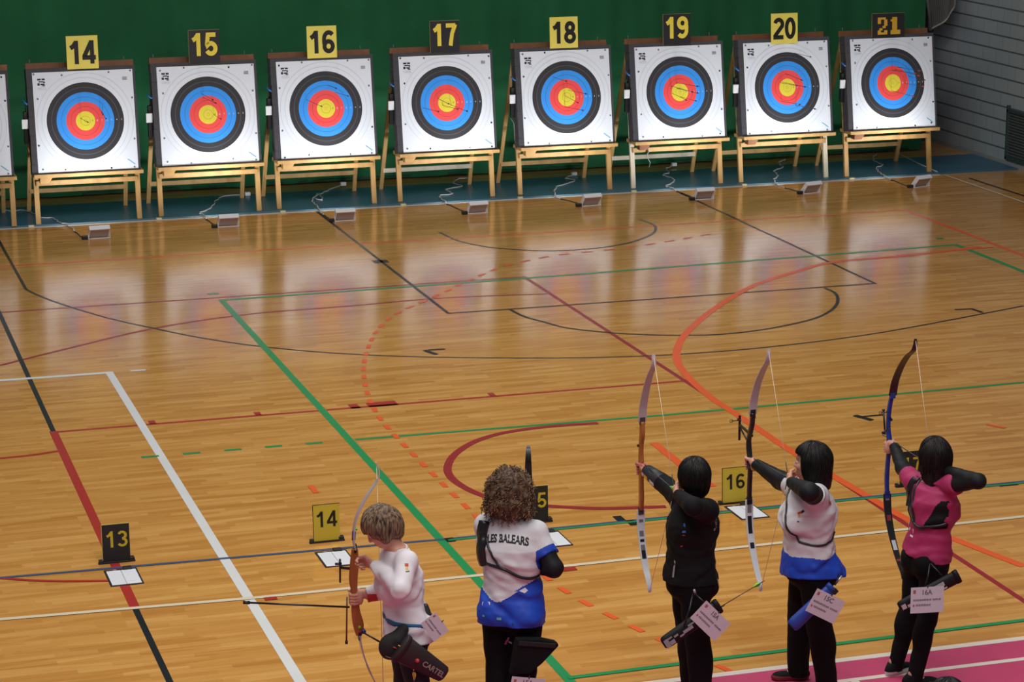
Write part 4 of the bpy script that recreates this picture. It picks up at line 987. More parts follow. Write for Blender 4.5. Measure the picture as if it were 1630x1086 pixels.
def hair(root, c, hf, hs):
    s, f, u = hf; c = v3(c); kind = hs['kind']; m = hs['mat']; A = (s, f, u); g = hs.get('g', 1.0)
    cr = f_ell(c + u * .036 - f * .016, (.092 * g, .108 * g, .100 * g), A) + (.02,)
    fr = hs.get('front', .035); P = [cr]
    if kind in ('bob', 'long'):
        dn = hs['drop']; w = hs.get('w', .095)
        P += [f_ell(c - u * .02 - f * .03, (w, .092, .11), A) + (.03,), f_cap(c - f * .045 + u * .02, c - f * .055 - np.array([0, 0, dn]), .085 * g, .078 * g) + (.03,)]
        for sg in (-1, 1): P.append(f_cap(c + s * sg * .065 + u * .02 - f * .01, c + s * sg * .065 - f * .02 - np.array([0, 0, dn - .02]), .034, .030) + (.03,))
    elif kind == 'short':
        P += [f_ell(c - u * .03 - f * .045, (.080, .070, .080), A) + (.03,), f_cap(c - u * .02 - f * .05, c - u * .10 - f * .045, .062, .035) + (.03,)]
        for sg in (-1, 1): P.append(f_cap(c + s * sg * .075 + u * .02, c + s * sg * .074 - u * .035 + f * .005, .024, .014) + (.02,))
    elif kind == 'wave':
        P += [f_ell(c - u * .01 - f * .05, (.095, .085, .095), A) + (.03,), f_cap(c - f * .06, c - u * .085 - f * .055, .075, .035) + (.03,)]
        for sg in (-1, 1): P.append(f_cap(c + s * sg * .068 + u * .02 + f * .01, c + s * sg * .070 - u * .055 + f * .015, .036, .026) + (.03,))
    elif kind == 'curly':
        P += [f_ell(c + u * .02 - f * .03, (.140, .135, .135), A) + (.03,), f_ell(c - u * .06 - f * .045, (.145, .115, .11), A) + (.03,)]
    def post(X, Y, Z, D):
        px, py, pz = X - c[0], Y - c[1], Z - c[2]
        x = px * s[0] + py * s[1] + pz * s[2]; y = px * f[0] + py * f[1] + pz * f[2]; z = px * u[0] + py * u[1] + pz * u[2]
        if kind == 'curly':
            D = D + .011 * vnoise((x * 85, y * 85, z * 85), 1) + .006 * vnoise((x * 170, y * 170, z * 150), 5)
        else:
            ang = np.arctan2(x, -y + .02); q = x * 55 + 2.2 * np.sin(z * 9 + x * 14); D = D + .0016 * np.sin(q + 2 * np.sin(y * 30)) * np.cos(y * 38 + z * 5) + .0035 * vnoise((x * 30, y * 30, z * 9), 2) + .0012 * vnoise((x * 110, y * 110, z * 22), 7)
        face = np.maximum(fr - y, z - hs.get('fringe', .062) - np.maximum(0, .0))      # keep hair out of the face
        face = np.maximum(fr - y, z - hs.get('fringe', .062))
        D = np.maximum(D, -face)
        if kind in ('bob', 'long'): D = np.maximum(D, -(pz + hs['drop'] + .035))
        return D
    surf = surface(P, .0045, .02, post); o = np_mesh('hair', [surf], [m], root)
    if kind != 'curly' and hs.get('locks', 1):
        rnd = random.Random(11); mb = MB(); bv = BVH[o.name]; crown = c + u * .12 - f * .02
        for i in range(260):
            a = rnd.uniform(0, 2 * math.pi); rr = rnd.uniform(.01, .085)
            p = Vector(tuple(crown + (s * math.cos(a) + f * math.sin(a)) * rr)); pts = []; rad = Vector(tuple(s * math.cos(a) + f * math.sin(a)))
            sway = rnd.uniform(-.25, .25); L = rnd.randint(9, 26)
            for k in range(L):
                h = bv.find_nearest(p)
                if h[0] is None: break
                n_ = h[1]; q = h[0] + n_ * .0012; d = Vector((0, 0, -1)) + rad * max(0, 1.2 - k * .12) + Vector(tuple(s)) * sway
                if 'sweep' in hs: d = Vector(hs['sweep']) + Vector((0, 0, -.5))
                d = d - n_ * d.dot(n_)
                if d.length < .12: break
                pts.append(q); p = q + d.normalized() * .011
                if (np.array(p) - c) @ f > fr and (np.array(p) - c) @ u < hs.get('fringe', .062): break
            if len(pts) > 4: mb.tube(pts, [.0014] + [.0034] * (len(pts) - 2) + [.0008], hs.get('mat2', m) if rnd.random() < .4 else m, n=5)
        mb.build('locks', root)
    if kind == 'curly':
        rnd = random.Random(5); mb = MB(); m2 = hs['mat2']
        bv = BVH[o.name]
        for i in range(620):
            a = rnd.uniform(0, 2 * math.pi); zz = rnd.uniform(-.95, 1); r = math.sqrt(1 - zz * zz)
            dv = s * r * math.cos(a) + f * r * math.sin(a) + u * zz
            if dv @ f > .45 and zz < .5: continue
            hit = bv.ray_cast(tuple(c + dv * .4), tuple(-dv))
            if hit[0] is None: continue
            p = np.array(hit[0]); L = rnd.uniform(.03, .07); tang = nrm(-v3((0, 0, 1)) + dv * .35 + rnd.uniform(-.5, .5) * s); e1, e2 = perp(tang); R = rnd.uniform(.004, .0075); ph = rnd.uniform(0, 6.28); pts = []
            for k in range(13):
                t = k / 12; pts.append(tuple(p + tang * L * (t - .3) + (e1 * math.cos(ph + t * 13) + e2 * math.sin(ph + t * 13)) * R + dv * .002))
            mb.tube(pts, .0024, m2 if rnd.random() < .55 else m, n=5)
        mb.build('curls', root)

def hair_mat(name, c0, c1, scale=60, rot=0.0):
    m = bpy.data.materials.new(name); m.use_nodes = True; nt = m.node_tree; N = nt.nodes; L = nt.links; p = N['Principled BSDF']
    tc = N.new('ShaderNodeTexCoord'); mp = N.new('ShaderNodeMapping'); mp.inputs['Scale'].default_value = (1, 1, .12); mp.inputs['Rotation'].default_value = (0, rot, 0); L.new(tc.outputs['Object'], mp.inputs[0])
    nz = N.new('ShaderNodeTexNoise'); nz.inputs['Scale'].default_value = scale; nz.inputs['Detail'].default_value = 3; L.new(mp.outputs[0], nz.inputs[0])
    r = N.new('ShaderNodeValToRGB'); r.color_ramp.elements[0].position = .35; r.color_ramp.elements[1].position = .68; r.color_ramp.elements[0].color = lin(c0); r.color_ramp.elements[1].color = lin(c1)
    L.new(nz.outputs['Fac'], r.inputs[0]); L.new(r.outputs[0], p.inputs['Base Color']); p.inputs['Roughness'].default_value = .5; p.inputs['Specular IOR Level'].default_value = .25
    return m

def drape(name, host, parent, vs_fn, items, lift=.0022):
    """lay flat shapes on a garment: items (verts, faces, mat) in 2-d; vs_fn maps (u,v) to ray origin, dir"""
    bv = BVH[host.name]; mb = MB()
    for V, F, m in items:
        out = []; bad = set()
        for i, (u, v) in enumerate(V):
            o, d = vs_fn(u, v); h = bv.ray_cast(tuple(o), tuple(d), 1.0)
            if h[0] is None: bad.add(i); out.append((0, 0, 0))
            else: out.append(tuple(Vector(h[0]) - Vector(d) * lift))
        F = [q for q in F if not any(k in bad for k in q)]
        if F: mb.add(out, F, m)
    return mb.build(name, parent)
def strap(ctx, name, pts, r, m, host=None, seg=10, lift=.002, flat=.45):
    """strap following the garment surface through guide points"""
    bv = BVH[(host or ctx['top']).name]; P = spline([tuple(p) for p in pts], seg); out = []
    for p in P:
        h = bv.find_nearest(p)
        q = h[0] + h[1] * lift if (p - h[0]).dot(h[1]) is not None else p
        out.append(q)
    mb = MB(); mb.tube(out, r, m, n=6, flat=1.0); return mb.build(name, ctx['root'])

# ------------------------------------------------------------------ bows
def bow(label, grip, up, back, riser_pts, limb_up, limb_dn, nock, mats, name='recurve_bow', riser_w=(.045, .026), sight=None, rods=(), knobs=(), cant=0.0):
    """grip: world point; up/back: unit axes of the bow plane; points given as (back, up)"""
    grip = Vector(grip); up = Vector(up).normalized(); bk = Vector(back); bk = (bk - up * bk.dot(up)).normalized(); sd = up.cross(bk)
    if cant: q = Quaternion(-bk, cant); up = q @ up; sd = q @ sd
    W = lambda b, z, s=0: grip + bk * b + up * z + sd * s
    root = empty(name, tuple(grip)); tag(root, label, 'bow')
    # riser as an outline band: centreline with depth
    mb = MB(); P = spline([(b, z, d) for b, z, d in riser_pts], 5); n = len(P); vs = []
    hw = riser_w[1] / 2
    for i, p in enumerate(P):
        t = i / (n - 1); w = hw * (1.0 + .25 * math.exp(-((t - .5) / .12) ** 2))
        for b_, s_ in ((-1, -.7), (-.7, -1), (.7, -1), (1, -.7), (1, .7), (.7, 1), (-.7, 1), (-1, .7)): vs.append(W(p.x + b_ * p.z / 2, p.y, s_ * w))
    fs = [(i * 8 + k, i * 8 + (k + 1) % 8, (i + 1) * 8 + (k + 1) % 8, (i + 1) * 8 + k) for i in range(n - 1) for k in range(8)] + [tuple(range(8))[::-1], tuple((n - 1) * 8 + k for k in range(8))]
    mb.add(vs, fs, mats['riser'], True); mb.build('riser', root)
    mb = MB(); mb.tube([W(.006, -.05), W(.008, -.02), W(.004, .025)], [.017, .021, .014], mats.get('grip', mats['riser']), n=10); mb.build('grip', root)
    tips = []
    for sgn, L in ((1, limb_up), (-1, limb_dn)):
        P = spline([(b, z * sgn, 0) for b, z in L], 7); n = len(P); vs = []
        for i, p in enumerate(P):
            t = i / (n - 1); w = .020 * (1 - t) ** .6 + .0075; th = .0042 - .0018 * t; a = P[max(i - 1, 0)]; b = P[min(i + 1, n - 1)]; tg = (b - a).normalized(); nb, nz = -tg.y, tg.x
            for q, s_ in ((-1, -1), (-1, 1), (1, 1), (1, -1)): vs.append(W(p.x + nb * th * q, p.y + nz * th * q, s_ * w))
        fs = [(i * 4 + k, i * 4 + (k + 1) % 4, (i + 1) * 4 + (k + 1) % 4, (i + 1) * 4 + k) for i in range(n - 1) for k in range(4)] + [(3, 2, 1, 0), tuple((n - 1) * 4 + k for k in range(4))]
        mb = MB(); lm = mats['limb_up'] if sgn > 0 else mats['limb_dn']; mb.add(vs, fs, lm); lo = mb.build('limb', root); lo['label'] = 'upper limb' if sgn > 0 else 'lower limb'
        m2 = MB(); m2.bar(W(P[0].x, P[0].y - sgn * .02), W(P[0].x + .002, P[0].y + sgn * .03), .036, .016, mats.get('clamp', mats['riser']), up=bk); m2.build('limb_pocket', root)
        if mats.get('marks'):
            for t0, t1, mm in mats['marks'][0 if sgn > 0 else 1]:
                m3 = MB()
                i0, i1 = int(t0 * (n - 1)), max(int(t0 * (n - 1)) + 1, int(t1 * (n - 1)))
                for i in range(i0, i1):
                    a, b = P[i], P[i + 1]; w = .014
                    for q in (1, -1):
                        m3.add([W(a.x + q * .0052, a.y, -w), W(a.x + q * .0052, a.y, w), W(b.x + q * .0052, b.y, w), W(b.x + q * .0052, b.y, -w)], [(0, 1, 2, 3)], mm)
                m3.build('limb_print', lo)
        tips.append(W(P[-1].x + .004, P[-1].y - sgn * .012))
    sm = mats['string']
    if nock is not None:
        N_ = Vector(nock); mb = MB(); mb.tube([tips[0], N_], .0017, sm, n=6); mb.tube([tips[1], N_], .0017, sm, n=6); mb.build('bowstring', root)
        mb = MB(); mb.tube([N_ + (tips[0] - N_).normalized() * .1, N_, N_ + (tips[1] - N_).normalized() * .1], .003, mat('string_serving', (60, 56, 52), .6), n=6); mb.build('serving', root)
    else:
        MB().tube([tips[0], tips[1]], .0021, sm, n=6).build('bowstring', root)
    if sight:
        b0, z0, h = sight; k = mat('sight_black', (26, 26, 30), .4)
        mb = MB(); mb.bar(W(0, z0, .012), W(b0, z0 + .012, .014), .012, .014, k, up=up); mb.bar(W(b0, z0 - h * .55, .014), W(b0, z0 + h * .45, .014), .014, .010, k, up=bk); so = mb.build('sight', root)
        mb = MB(); mb.tube([W(b0, z0 + h * .25, .014), W(b0, z0 + h * .25, -.045)], .0035, k, n=6)
        mb.tube([W(b0, z0 + h * .25, -.045) + (bk * math.cos(t) + up * math.sin(t)) * 0 + (sd * math.cos(t) + up * math.sin(t)) * .011 for t in np.linspace(0, 6.283, 13)], .002, k, n=5); mb.tube([W(b0 - .03, z0 + h * .25, .014), W(b0 + .01, z0 + h * .25, .014)], .008, k, n=8); mb.build('sight_pin', so)
    for nm, a, b, r, m in rods:
        mb = MB(); A_ = W(*a); B_ = W(*b); mb.tube([A_, A_.lerp(B_, .94)], r, m, n=8); mb.tube([A_.lerp(B_, .94), B_], r * 1.7, mats.get('weight', mat('sight_black', (26, 26, 30), .4)), n=10); mb.build(nm, root)
    for nm, a, r, m in knobs:
        mb = MB(); mb.tube([W(a[0], a[1], -.02), W(a[0], a[1], .02)], r, m, n=10); mb.build(nm, root)
    return root, W
WOODR = mat('brown_laminated_wood', (166, 96, 46), .35, vary=.25, scale=30, stretch=(1, 1, .1)); LIMBG = mat('pale_grey_limb', (188, 172, 178), .35); LIMBW = mat('white_limb', (214, 218, 224), .3, vary=.03, scale=6)
STR = mat('bowstring_beige', (226, 208, 180), .6); BLKM = mat('gloss_black_metal', (26, 26, 30), .3); BLUEM = mat('anodised_blue', (34, 64, 160), .3, metal=.3, vary=.2, scale=30)
ZUP = v3((0, 0, 1))
def quiver(label, a, b, r0, r1, m, mouth_m=None, pocket=None, straps=None, text=None, strips=None, flatk=.6, cat='quiver'):
    """tube from closed end a to mouth b"""
    a = Vector(a); b = Vector(b); d = (b - a).normalized(); root = empty('quiver', tuple(a)); tag(root, label, cat)
    up = Vector((0, -1, 0))
    mb = MB(); mb.tube([a, a + d * .012, a + d * .04, a.lerp(b, .5), b - d * .01, b], [r0 * .7, r0 * .93, r0, (r0 + r1) / 2, r1, r1 * .92], m, n=16, flat=flatk, up=up); mb.build('quiver_tube', root)
    mb = MB(); mb.tube([b - d * .03, b - d * .005, b + d * .004], [r1 * 1.06, r1 * 1.1, r1 * 1.02], mouth_m or m, n=16, flat=flatk, up=up); mb.build('rim', root)
    s = d.cross(up).normalized(); 
    if s.z < 0: s = -s
    if pocket:
        t0, t1, w, pm = pocket; p0 = a.lerp(b, t0); p1 = a.lerp(b, t1)
        mb = MB(); mb.bar(p0 + up * r1 * flatk, p1 + up * r1 * flatk, w, .02, pm, up=up); mb.build('pocket', root, bevel=.006)
    if straps:
        for q0, q1 in straps: MB().tube([q0, (Vector(q0) + Vector(q1)) / 2 + Vector((0, -.01, 0)), q1], .0055, BLKM, n=6).build('belt_strap', root)
    if strips:
        mb = MB()
        for t, off, w, h, mm in strips:
            p = a.lerp(b, t) + up * ((r0 + (r1 - r0) * t) * flatk + .0015) + s * off
            mb.add([p - d * w / 2 - s * h / 2, p + d * w / 2 - s * h / 2, p + d * w / 2 + s * h / 2, p - d * w / 2 + s * h / 2], [(0, 1, 2, 3)], mm)
        mb.build('printed_marks', root)
    if text:
        t, size, tm, o = text; mb = MB(); p = a.lerp(b, .5) + up * (max(r0, r1) * flatk + .003); put_text(mb, t, size, p + d * o, d if d.x > 0 else -d, s, tm, .02); mb.build('lettering', root)
    return root
CARD = mat('card_white', (208, 200, 210), .6); GREYP = mat('grey_print', (118, 114, 122), .7); REDP = mat('red_print', (168, 96, 92), .7)
def card(label, corners, code):
    """number card: corners tl,tr,br,bl"""
    tl, tr_, br_, bl = [Vector(c) for c in corners]; ux = (tr_ - tl); W_ = ux.length; ux.normalize(); uy = (tl - bl); H_ = uy.length; uy = (uy - ux * uy.dot(ux)).normalized(); n = ux.cross(uy)
    if n.y > 0: n = -n
    root = empty('number_card', tuple(bl)); tag(root, label, 'card', None)
    MB().prism([(0, 0), (W_, 0), (W_, H_), (0, H_)], bl, ux, uy, n, .0016, CARD).build('sheet', root)
    mb = MB(); P = lambda u, v: bl + ux * W_ * u + uy * H_ * v + n * .0021
    if code: put_text(mb, code, H_ * .27, P(.5, .80), ux, uy, GREYP, .035)
    rn = random.Random(hash(code) % 100 if False else len(label))
    for v, u0, u1, h in ((.50, .08, .62, .07), (.50, .66, .92, .07), (.30, .16, .60, .07)):
        u = u0
        while u < u1:
            w = rn.uniform(.02, .045); mb.add([P(u, v - h / 2), P(min(u + w, u1), v - h / 2), P(min(u + w, u1), v + h / 2 + rn.uniform(0, .03)), P(u, v + h / 2)], [(0, 1, 2, 3)], GREYP); u += w + .012
    mb.add([P(.07, .76), P(.15, .76), P(.15, .90), P(.07, .90)], [(0, 1, 2, 3)], REDP); mb.add([P(.84, .78), P(.91, .78), P(.91, .88), P(.84, .88)], [(0, 1, 2, 3)], FAINT); mb.add([P(.07, .25), P(.12, .25), P(.12, .34), P(.07, .34)], [(0, 1, 2, 3)], REDP)
    mb.build('printing', root)
    MB().tube([P(.5, 1.0) + uy * .012, P(.5, .97)], .0035, BLKM, n=6).build('card_clip', root)
    return root
def loose_arrow(label, tail, tip, fl, group=None, nock=None):
    tail = Vector(tail); tip = Vector(tip); o = arrow_mesh((tip - tail).length, fl, nock=nock); tag(o, label, 'arrow', group)
    o.location = tail; o.rotation_mode = 'QUATERNION'; o.rotation_quaternion = (tip - tail).normalized().to_track_quat('Y', 'Z'); return o
GREENF = mat('fletch_lime', (120, 214, 50), .5); REDN = mat('nock_red', (190, 50, 44), .5)

def bow_joint_hand(c, fwd, side): return lambda wr: grip_hand(wr, c, ZUP, fwd, side)
QBLK = mat('quiver_black', (20, 19, 22), .6, spec=.3)
HAIRBLK = hair_mat('black_hair', (10, 8, 9), (20, 17, 17)); HAIRDB = hair_mat('dark_brown_hair', (14, 9, 10), (28, 17, 18)); HAIRGB = hair_mat('ash_brown_hair', (44, 33, 28), (146, 118, 94), 85, 1.15)
HAIRG2 = hair_mat('ash_highlight', (92, 74, 60), (170, 144, 118), 85, 1.15)
HC1 = hair_mat('curly_brown_hair', (58, 42, 34), (104, 78, 58), 50); HC2 = hair_mat('curl_highlight', (96, 72, 54), (150, 118, 88), 60)

# ---- archer 5 : magenta jersey, right-handed, at full draw ---------------------------------
J = {k: v3(v) for k, v in JOINTS['a5'].items()}
J['pelvis'][2] = .86
G5 = v3((7.085, 14.262, 1.385)); N5 = v3((7.045, 13.565, 1.42))
J['wrL'] = G5 - nrm(G5 - N5) * .075 + [.004, 0, -.004]; J['wrR'] = N5 + [.025, -.10, .004]
def slot5(C, c):
    q = C - c['pel']; x = q @ c['l']; y = q @ c['fw']; z = C[:, 2]
    return np.where((z > 1.075) & (z < 1.26) & (x > -.172) & (x < -.068 - (z - 1.075) * .42) & (y < .03), 1, 0)
a5 = person('a5', J, (-.12, 1, -.03), dict(label='person in magenta jersey and black leggings drawing a blue bow at full draw', hip=.83, wa=.97, wb=1.02, hem=.862, hemtilt=(-.10, .10), sleeve=.52, sleeveR=.16, under='LR', uk=1.0, arm=1.0, legw=.004, knee=.03,
    handL=bow_joint_hand(G5, G5 - N5, (-1, 0, 0)), handR=lambda wr: fine_hand(wr, N5 - wr, (-.9, .2, .1), (0, 0, 1), (55, 75, 50)), toeL=(.9, .35, 0), toeR=(.95, -.1, 0),
    topmats=[PINKF, BLACK, mat('black_panel', (30, 26, 32), .7)], hair=dict(kind='long', mat=HAIRDB, drop=.145, w=.10, g=1.0), face=(.97, .2, 0), skew=.6,
    topslot=slot5))
BOWU = nrm
def bowaxes(G_, N_):
    f = nrm(G_ - N_); return ZUP, -f
r5 = [(-.005, -.36, .028), (-.02, -.26, .034), (-.012, -.14, .030), (.0, -.05, .030), (.0, .02, .026), (-.022, .08, .026), (-.026, .16, .026), (-.012, .25, .030), (.02, .335, .028)]
MK5 = mat('limb_print_white', (206, 208, 214), .4); MKR = mat('limb_print_red', (150, 50, 54), .4)
b5, W5_ = bow('blue riser recurve bow with black limbs held by the archer in magenta', G5, ZUP, N5 - G5, r5, [(.03, .335), (.065, .44), (.15, .56), (.25, .655), (.335, .71), (.365, .755), (.37, .80)], [(-.005, .36), (.02, .48), (.085, .60), (.17, .70), (.25, .775), (.30, .82), (.31, .86)], N5,
    dict(riser=BLUEM, grip=BLKM, limb_up=mat('dark_brown_limb', (40, 26, 28), .4), limb_dn=mat('black_limb', (28, 28, 34), .35), string=STR, clamp=BLUEM, marks=[[], [(.05, .09, GREYP), (.2, .26, MKR), (.42, .5, MK5), (.6, .64, MKR)]]), sight=(-.055, .155, .16),
    rods=[('counter_rod', (.03, .12, -.01), (.10, .10, -.09), .006, BLKM), ('damper_rod', (-.03, .05, -.02), (-.05, .22, -.028), .006, BLKM)])
loose_arrow('nocked arrow of the archer in magenta crossing the blue bow', N5, G5 + nrm(G5 - N5) * .13 + [0, 0, .028], FLC[0], nock=mat('nock_green', (110, 180, 70), .5))
# chest guard straps on the back
J5 = a5['J']; Lh, Fh = a5['l'], a5['fw']; pe = J5['chest']
def bp(ctx, u, z, side=-1, d=.2):   # point behind (side -1) or in front (+1) of the torso
    c = ctx['cxy'](z); return np.array([c[0], c[1], z]) + ctx['l'] * u + ctx['fw'] * side * d
strap(a5, 'chest_guard_strap', [bp(a5, .10, 1.33, -1, .03), bp(a5, .115, 1.26, -1, .10), bp(a5, .10, 1.16, -1, .11), bp(a5, .05, 1.10, -1, .12), bp(a5, -.03, 1.07, -1, .12), bp(a5, -.10, 1.09, -1, .10), bp(a5, -.16, 1.12, -1, .02)], .011, BLKM)
strap(a5, 'chest_guard_strap', [bp(a5, .07, 1.35, -1, .06), bp(a5, .065, 1.24, -1, .12), bp(a5, .04, 1.16, -1, .12), bp(a5, .02, 1.09, -1, .12)], .0085, BLKM)
o = strap(a5, 'chest_guard', [bp(a5, .115, 1.30, -1, .03), bp(a5, .135, 1.22, -1, .05), bp(a5, .125, 1.15, -1, .05)], .03, BLKM)
def back_ray(ctx, u0, z0):
    def f(u, v):
        z = z0 + v; c = ctx['cxy'](z); o = np.array([c[0], c[1], z]) + ctx['l'] * (u0 - u) - ctx['fw'] * .5; return o, ctx['fw']
    return f
WP = mat('white_print', (222, 214, 222), .6)
mks = [([(-.07, .02), (-.05, .0), (-.045, .03), (-.065, .05)], [(0, 1, 2, 3)], WP), ([(-.035, -.012), (.03, -.016), (.03, .012), (-.03, .008)], [(0, 1, 2, 3)], WP), ([(0, -.04), (.035, -.042), (.033, -.03), (.002, -.028)], [(0, 1, 2, 3)], WP)]
drape('shirt_print', a5['top'], a5['root'], back_ray(a5, .05, 1.03), mks)
q5 = quiver('black field quiver with white print at the hip of the archer in magenta', (6.70, 13.27, .60), (7.07, 13.19, .80), .040, .046, QBLK, straps=[((6.915, 13.285, .865), (6.86, 13.24, .72)), ((6.92, 13.285, .865), (7.00, 13.22, .765))],
    strips=[(.66, .015, .07, .03, mat('quiver_white', (190, 190, 194), .6)), (.70, -.018, .05, .012, mat('quiver_white', (190, 190, 194), .6)), (.06, .0, .03, .035, mat('quiver_white', (190, 190, 194), .6)), (.16, -.01, .04, .02, mat('quiver_white', (190, 190, 194), .6))])
card('white number card reading 16A hanging on the quiver of the archer in magenta', [(6.697, 13.16, .765), (6.927, 13.16, .752), (6.945, 13.14, .590), (6.715, 13.14, .602)], '16A')

# ---- archer 4 : white and blue jersey, left-handed ------------------------------------------
J = {k: v3(v) for k, v in JOINTS['a4'].items()}
G4 = v3((6.080, 14.262, 1.352)); N4 = v3((6.060, 13.60, 1.425))
J['wrR'] = G4 - nrm(G4 - N4) * .075 + [0, 0, -.006]; J['wrL'] = N4 + [-.025, -.095, 0]; J['elL'] = v3((6.025, 13.20, 1.45)); J['shL'] = v3((6.15, 13.36, 1.36))
def slot4(C, c):
    q = C - c['pel']; x = q @ c['l']; y = q @ c['fw']; z = C[:, 2]
    return np.where(z < .985 - .10 * y - .12 * x + .012 * np.sin(y * 20), 1, 0)
a4 = person('a4', J, (-.80, .6, -.03), dict(label='person in white and blue jersey drawing a black and white bow', hip=.84, wa=1.08, wb=1.32, hem=.80, hemtilt=(-.05, -.15), sleeve=.42, under='LR', uk=1.12, arm=1.12, legw=.022, knee=.01, face=(-1, .1, 0),
    handR=bow_joint_hand(G4, G4 - N4, (1, 0, 0)), handL=lambda wr: fine_hand(wr, N4 - wr, (.9, .2, .1), (0, 0, 1), (55, 75, 50)), toeL=(-.95, -.1, 0), toeR=(-.95, .25, 0),
    topmats=[WHITEF, BLUEF], topslot=slot4, hair=dict(kind='bob', mat=HAIRBLK, drop=.125, w=.105, g=1.05, front=.045), sole=mat('dark_red_sole', (120, 30, 40), .6), wrinkle=.010))
r4 = [(.0, -.27, .030), (-.002, -.18, .034), (.004, -.08, .030), (.0, .0, .024), (-.024, .07, .022), (-.030, .13, .024), (.0, .20, .036), (.025, .26, .034), (.028, .33, .030)]
b4, _ = bow('black riser recurve bow with pale limbs held by the archer in white and blue', G4, ZUP, N4 - G4, r4, [(.028, .325), (.05, .43), (.115, .56), (.20, .665), (.265, .73), (.285, .78), (.28, .82)], [(.0, .27), (.01, .40), (.05, .53), (.12, .65), (.19, .74), (.235, .79), (.235, .83)], N4,
    dict(riser=BLKM, limb_up=LIMBG, limb_dn=LIMBW, string=STR, marks=[[], [(.02, .14, GREYP), (.16, .3, BLKM), (.38, .41, BLKM)]]), sight=(-.24, .165, .17), riser_w=(.04, .028), rods=[('sight_strut', (-.025, .105, .0), (-.235, .165, .012), .006, BLKM)], knobs=[('limb_bolt', (.03, .30), .008, mat('bolt_red', (200, 50, 40), .4)), ('limb_bolt', (.028, .345), .006, mat('bolt_red', (200, 50, 40), .4))])
loose_arrow('nocked arrow of the archer in white and blue', N4, G4 + nrm(G4 - N4) * .06 + [0, 0, .028], FLC[0])
strap(a4, 'chest_guard_strap', [bp(a4, -.10, 1.32, 1, .06), bp(a4, .04, 1.27, 1, .19), bp(a4, .10, 1.18, 1, .19), bp(a4, .14, 1.09, 1, .15), bp(a4, .17, 1.055, 1, .05), bp(a4, .17, 1.05, -1, .05), bp(a4, .14, 1.07, -1, .12), bp(a4, .08, 1.10, -1, .14)], .0075, BLKM)
def side_ray(ctx, pt, d, ux):
    pt = v3(pt); d = nrm(d); ux = nrm(ux)
    return lambda u, v: (pt - d * .4 + ux * u + ZUP * v, d)
RP = mat('print_red', (196, 60, 50), .6); YP = mat('print_yellow', (222, 176, 60), .6); BP = mat('print_black', (40, 36, 40), .6); BLP = mat('print_blue', (60, 110, 190), .6)
em = [([(-.02, -.005), (.0, .01), (-.006, .02), (-.026, .008)], [(0, 1, 2, 3)], RP), ([(.0, .005), (.02, .02), (.012, .032), (-.004, .02)], [(0, 1, 2, 3)], BP), ([(-.018, -.022), (-.004, -.012), (-.012, .0), (-.024, -.01)], [(0, 1, 2, 3)], YP), ([(-.026, -.05), (-.012, -.05), (-.012, -.043), (-.026, -.043)], [(0, 1, 2, 3)], BP)]
drape('chest_emblem', a4['top'], a4['root'], side_ray(a4, (6.045, 13.35, 1.255), (.45, 1, -.1), (1, -.4, 0)), em)
drape('shoulder_emblem', a4['top'], a4['root'], side_ray(a4, (6.235, 13.30, 1.33), (-.1, 1, -.25), (1, .1, 0)), [([(-.02, -.006), (.02, -.016), (.018, .004), (-.022, .012)], [(0, 1, 2, 3)], RP), ([(-.022, .012), (.0, .008), (.0, .016), (-.02, .02)], [(0, 1, 2, 3)], BLP)])
e = J['wrL']; w_ = J['elL']; dd = nrm(w_ - e)
MB().tube([tuple(e + dd * .012), tuple(e + dd * .03)], .036, mat('cuff_white', (210, 214, 210), .6), n=14).build('wrist_band', a4['root']); MB().tube([tuple(e + dd * .03), tuple(e + dd * .05)], .0375, mat('cuff_blue', (40, 80, 170), .6), n=14).build('wrist_band', a4['root'])
QB = mat('quiver_blue', (34, 66, 156), .5)
quiver('blue tube quiver at the hip of the archer in white and blue', (5.925, 13.19, .585), (6.19, 13.17, .825), .048, .040, QB, straps=[((6.25, 13.22, .885), (6.20, 13.16, .84))], strips=[(.97, -.02, .035, .035, mat('bolt_dark', (30, 34, 44), .5))])
MB().tube([(6.215, 13.18, .842), (6.255, 13.18, .888)], .007, mat('chrome_clip', (190, 190, 196), .2, metal=.7), n=8).build('belt_clip', a4['root'])
card('white number card reading 15C hanging on the blue quiver', [(6.033, 13.10, .865), (6.225, 13.10, .755), (6.160, 13.10, .610), (5.975, 13.10, .718)], '15C')

# ---- archer 3 : all black, left-handed -------------------------------------------------------
J = {k: v3(v) for k, v in JOINTS['a3'].items()}
G3 = v3((5.318, 14.265, 1.383)); N3 = v3((5.292, 13.60, 1.415))
J['wrR'] = G3 - nrm(G3 - N3) * .075 + [0, 0, -.006]; J['wrL'] = N3 + [-.015, -.09, .0]; J['elL'] = v3((5.26, 13.20, 1.43)); J['shL'] = v3((5.41, 13.35, 1.34))
a3 = person('a3', J, (-.12, 1, -.05), dict(label='person dressed all in black drawing a wooden bow', hip=.84, wa=1.03, wb=1.24, bust=0, hem=.86, sleeve=2, under='', arm=1.12, legw=.020, knee=.0, face=(-1, .05, 0), topname='jacket', collar=mat('grey_collar', (112, 112, 118), .7),
    handR=bow_joint_hand(G3, G3 - N3, (1, 0, 0)), handL=lambda wr: fine_hand(wr, N3 - wr, (.9, .2, .1), (0, 0, 1), (40, 60, 45)), toeL=(-.95, -.1, 0), toeR=(-.95, .25, 0),
    topmats=[BLACK], hair=dict(kind='short', mat=HAIRBLK, g=1.06), rise=.06))
r3 = [(.0, -.30, .034), (.012, -.22, .052), (.004, -.12, .042), (.004, -.05, .042), (.0, .01, .032), (-.006, .08, .032), (-.002, .15, .040), (.014, .22, .058), (.010, .30, .038)]
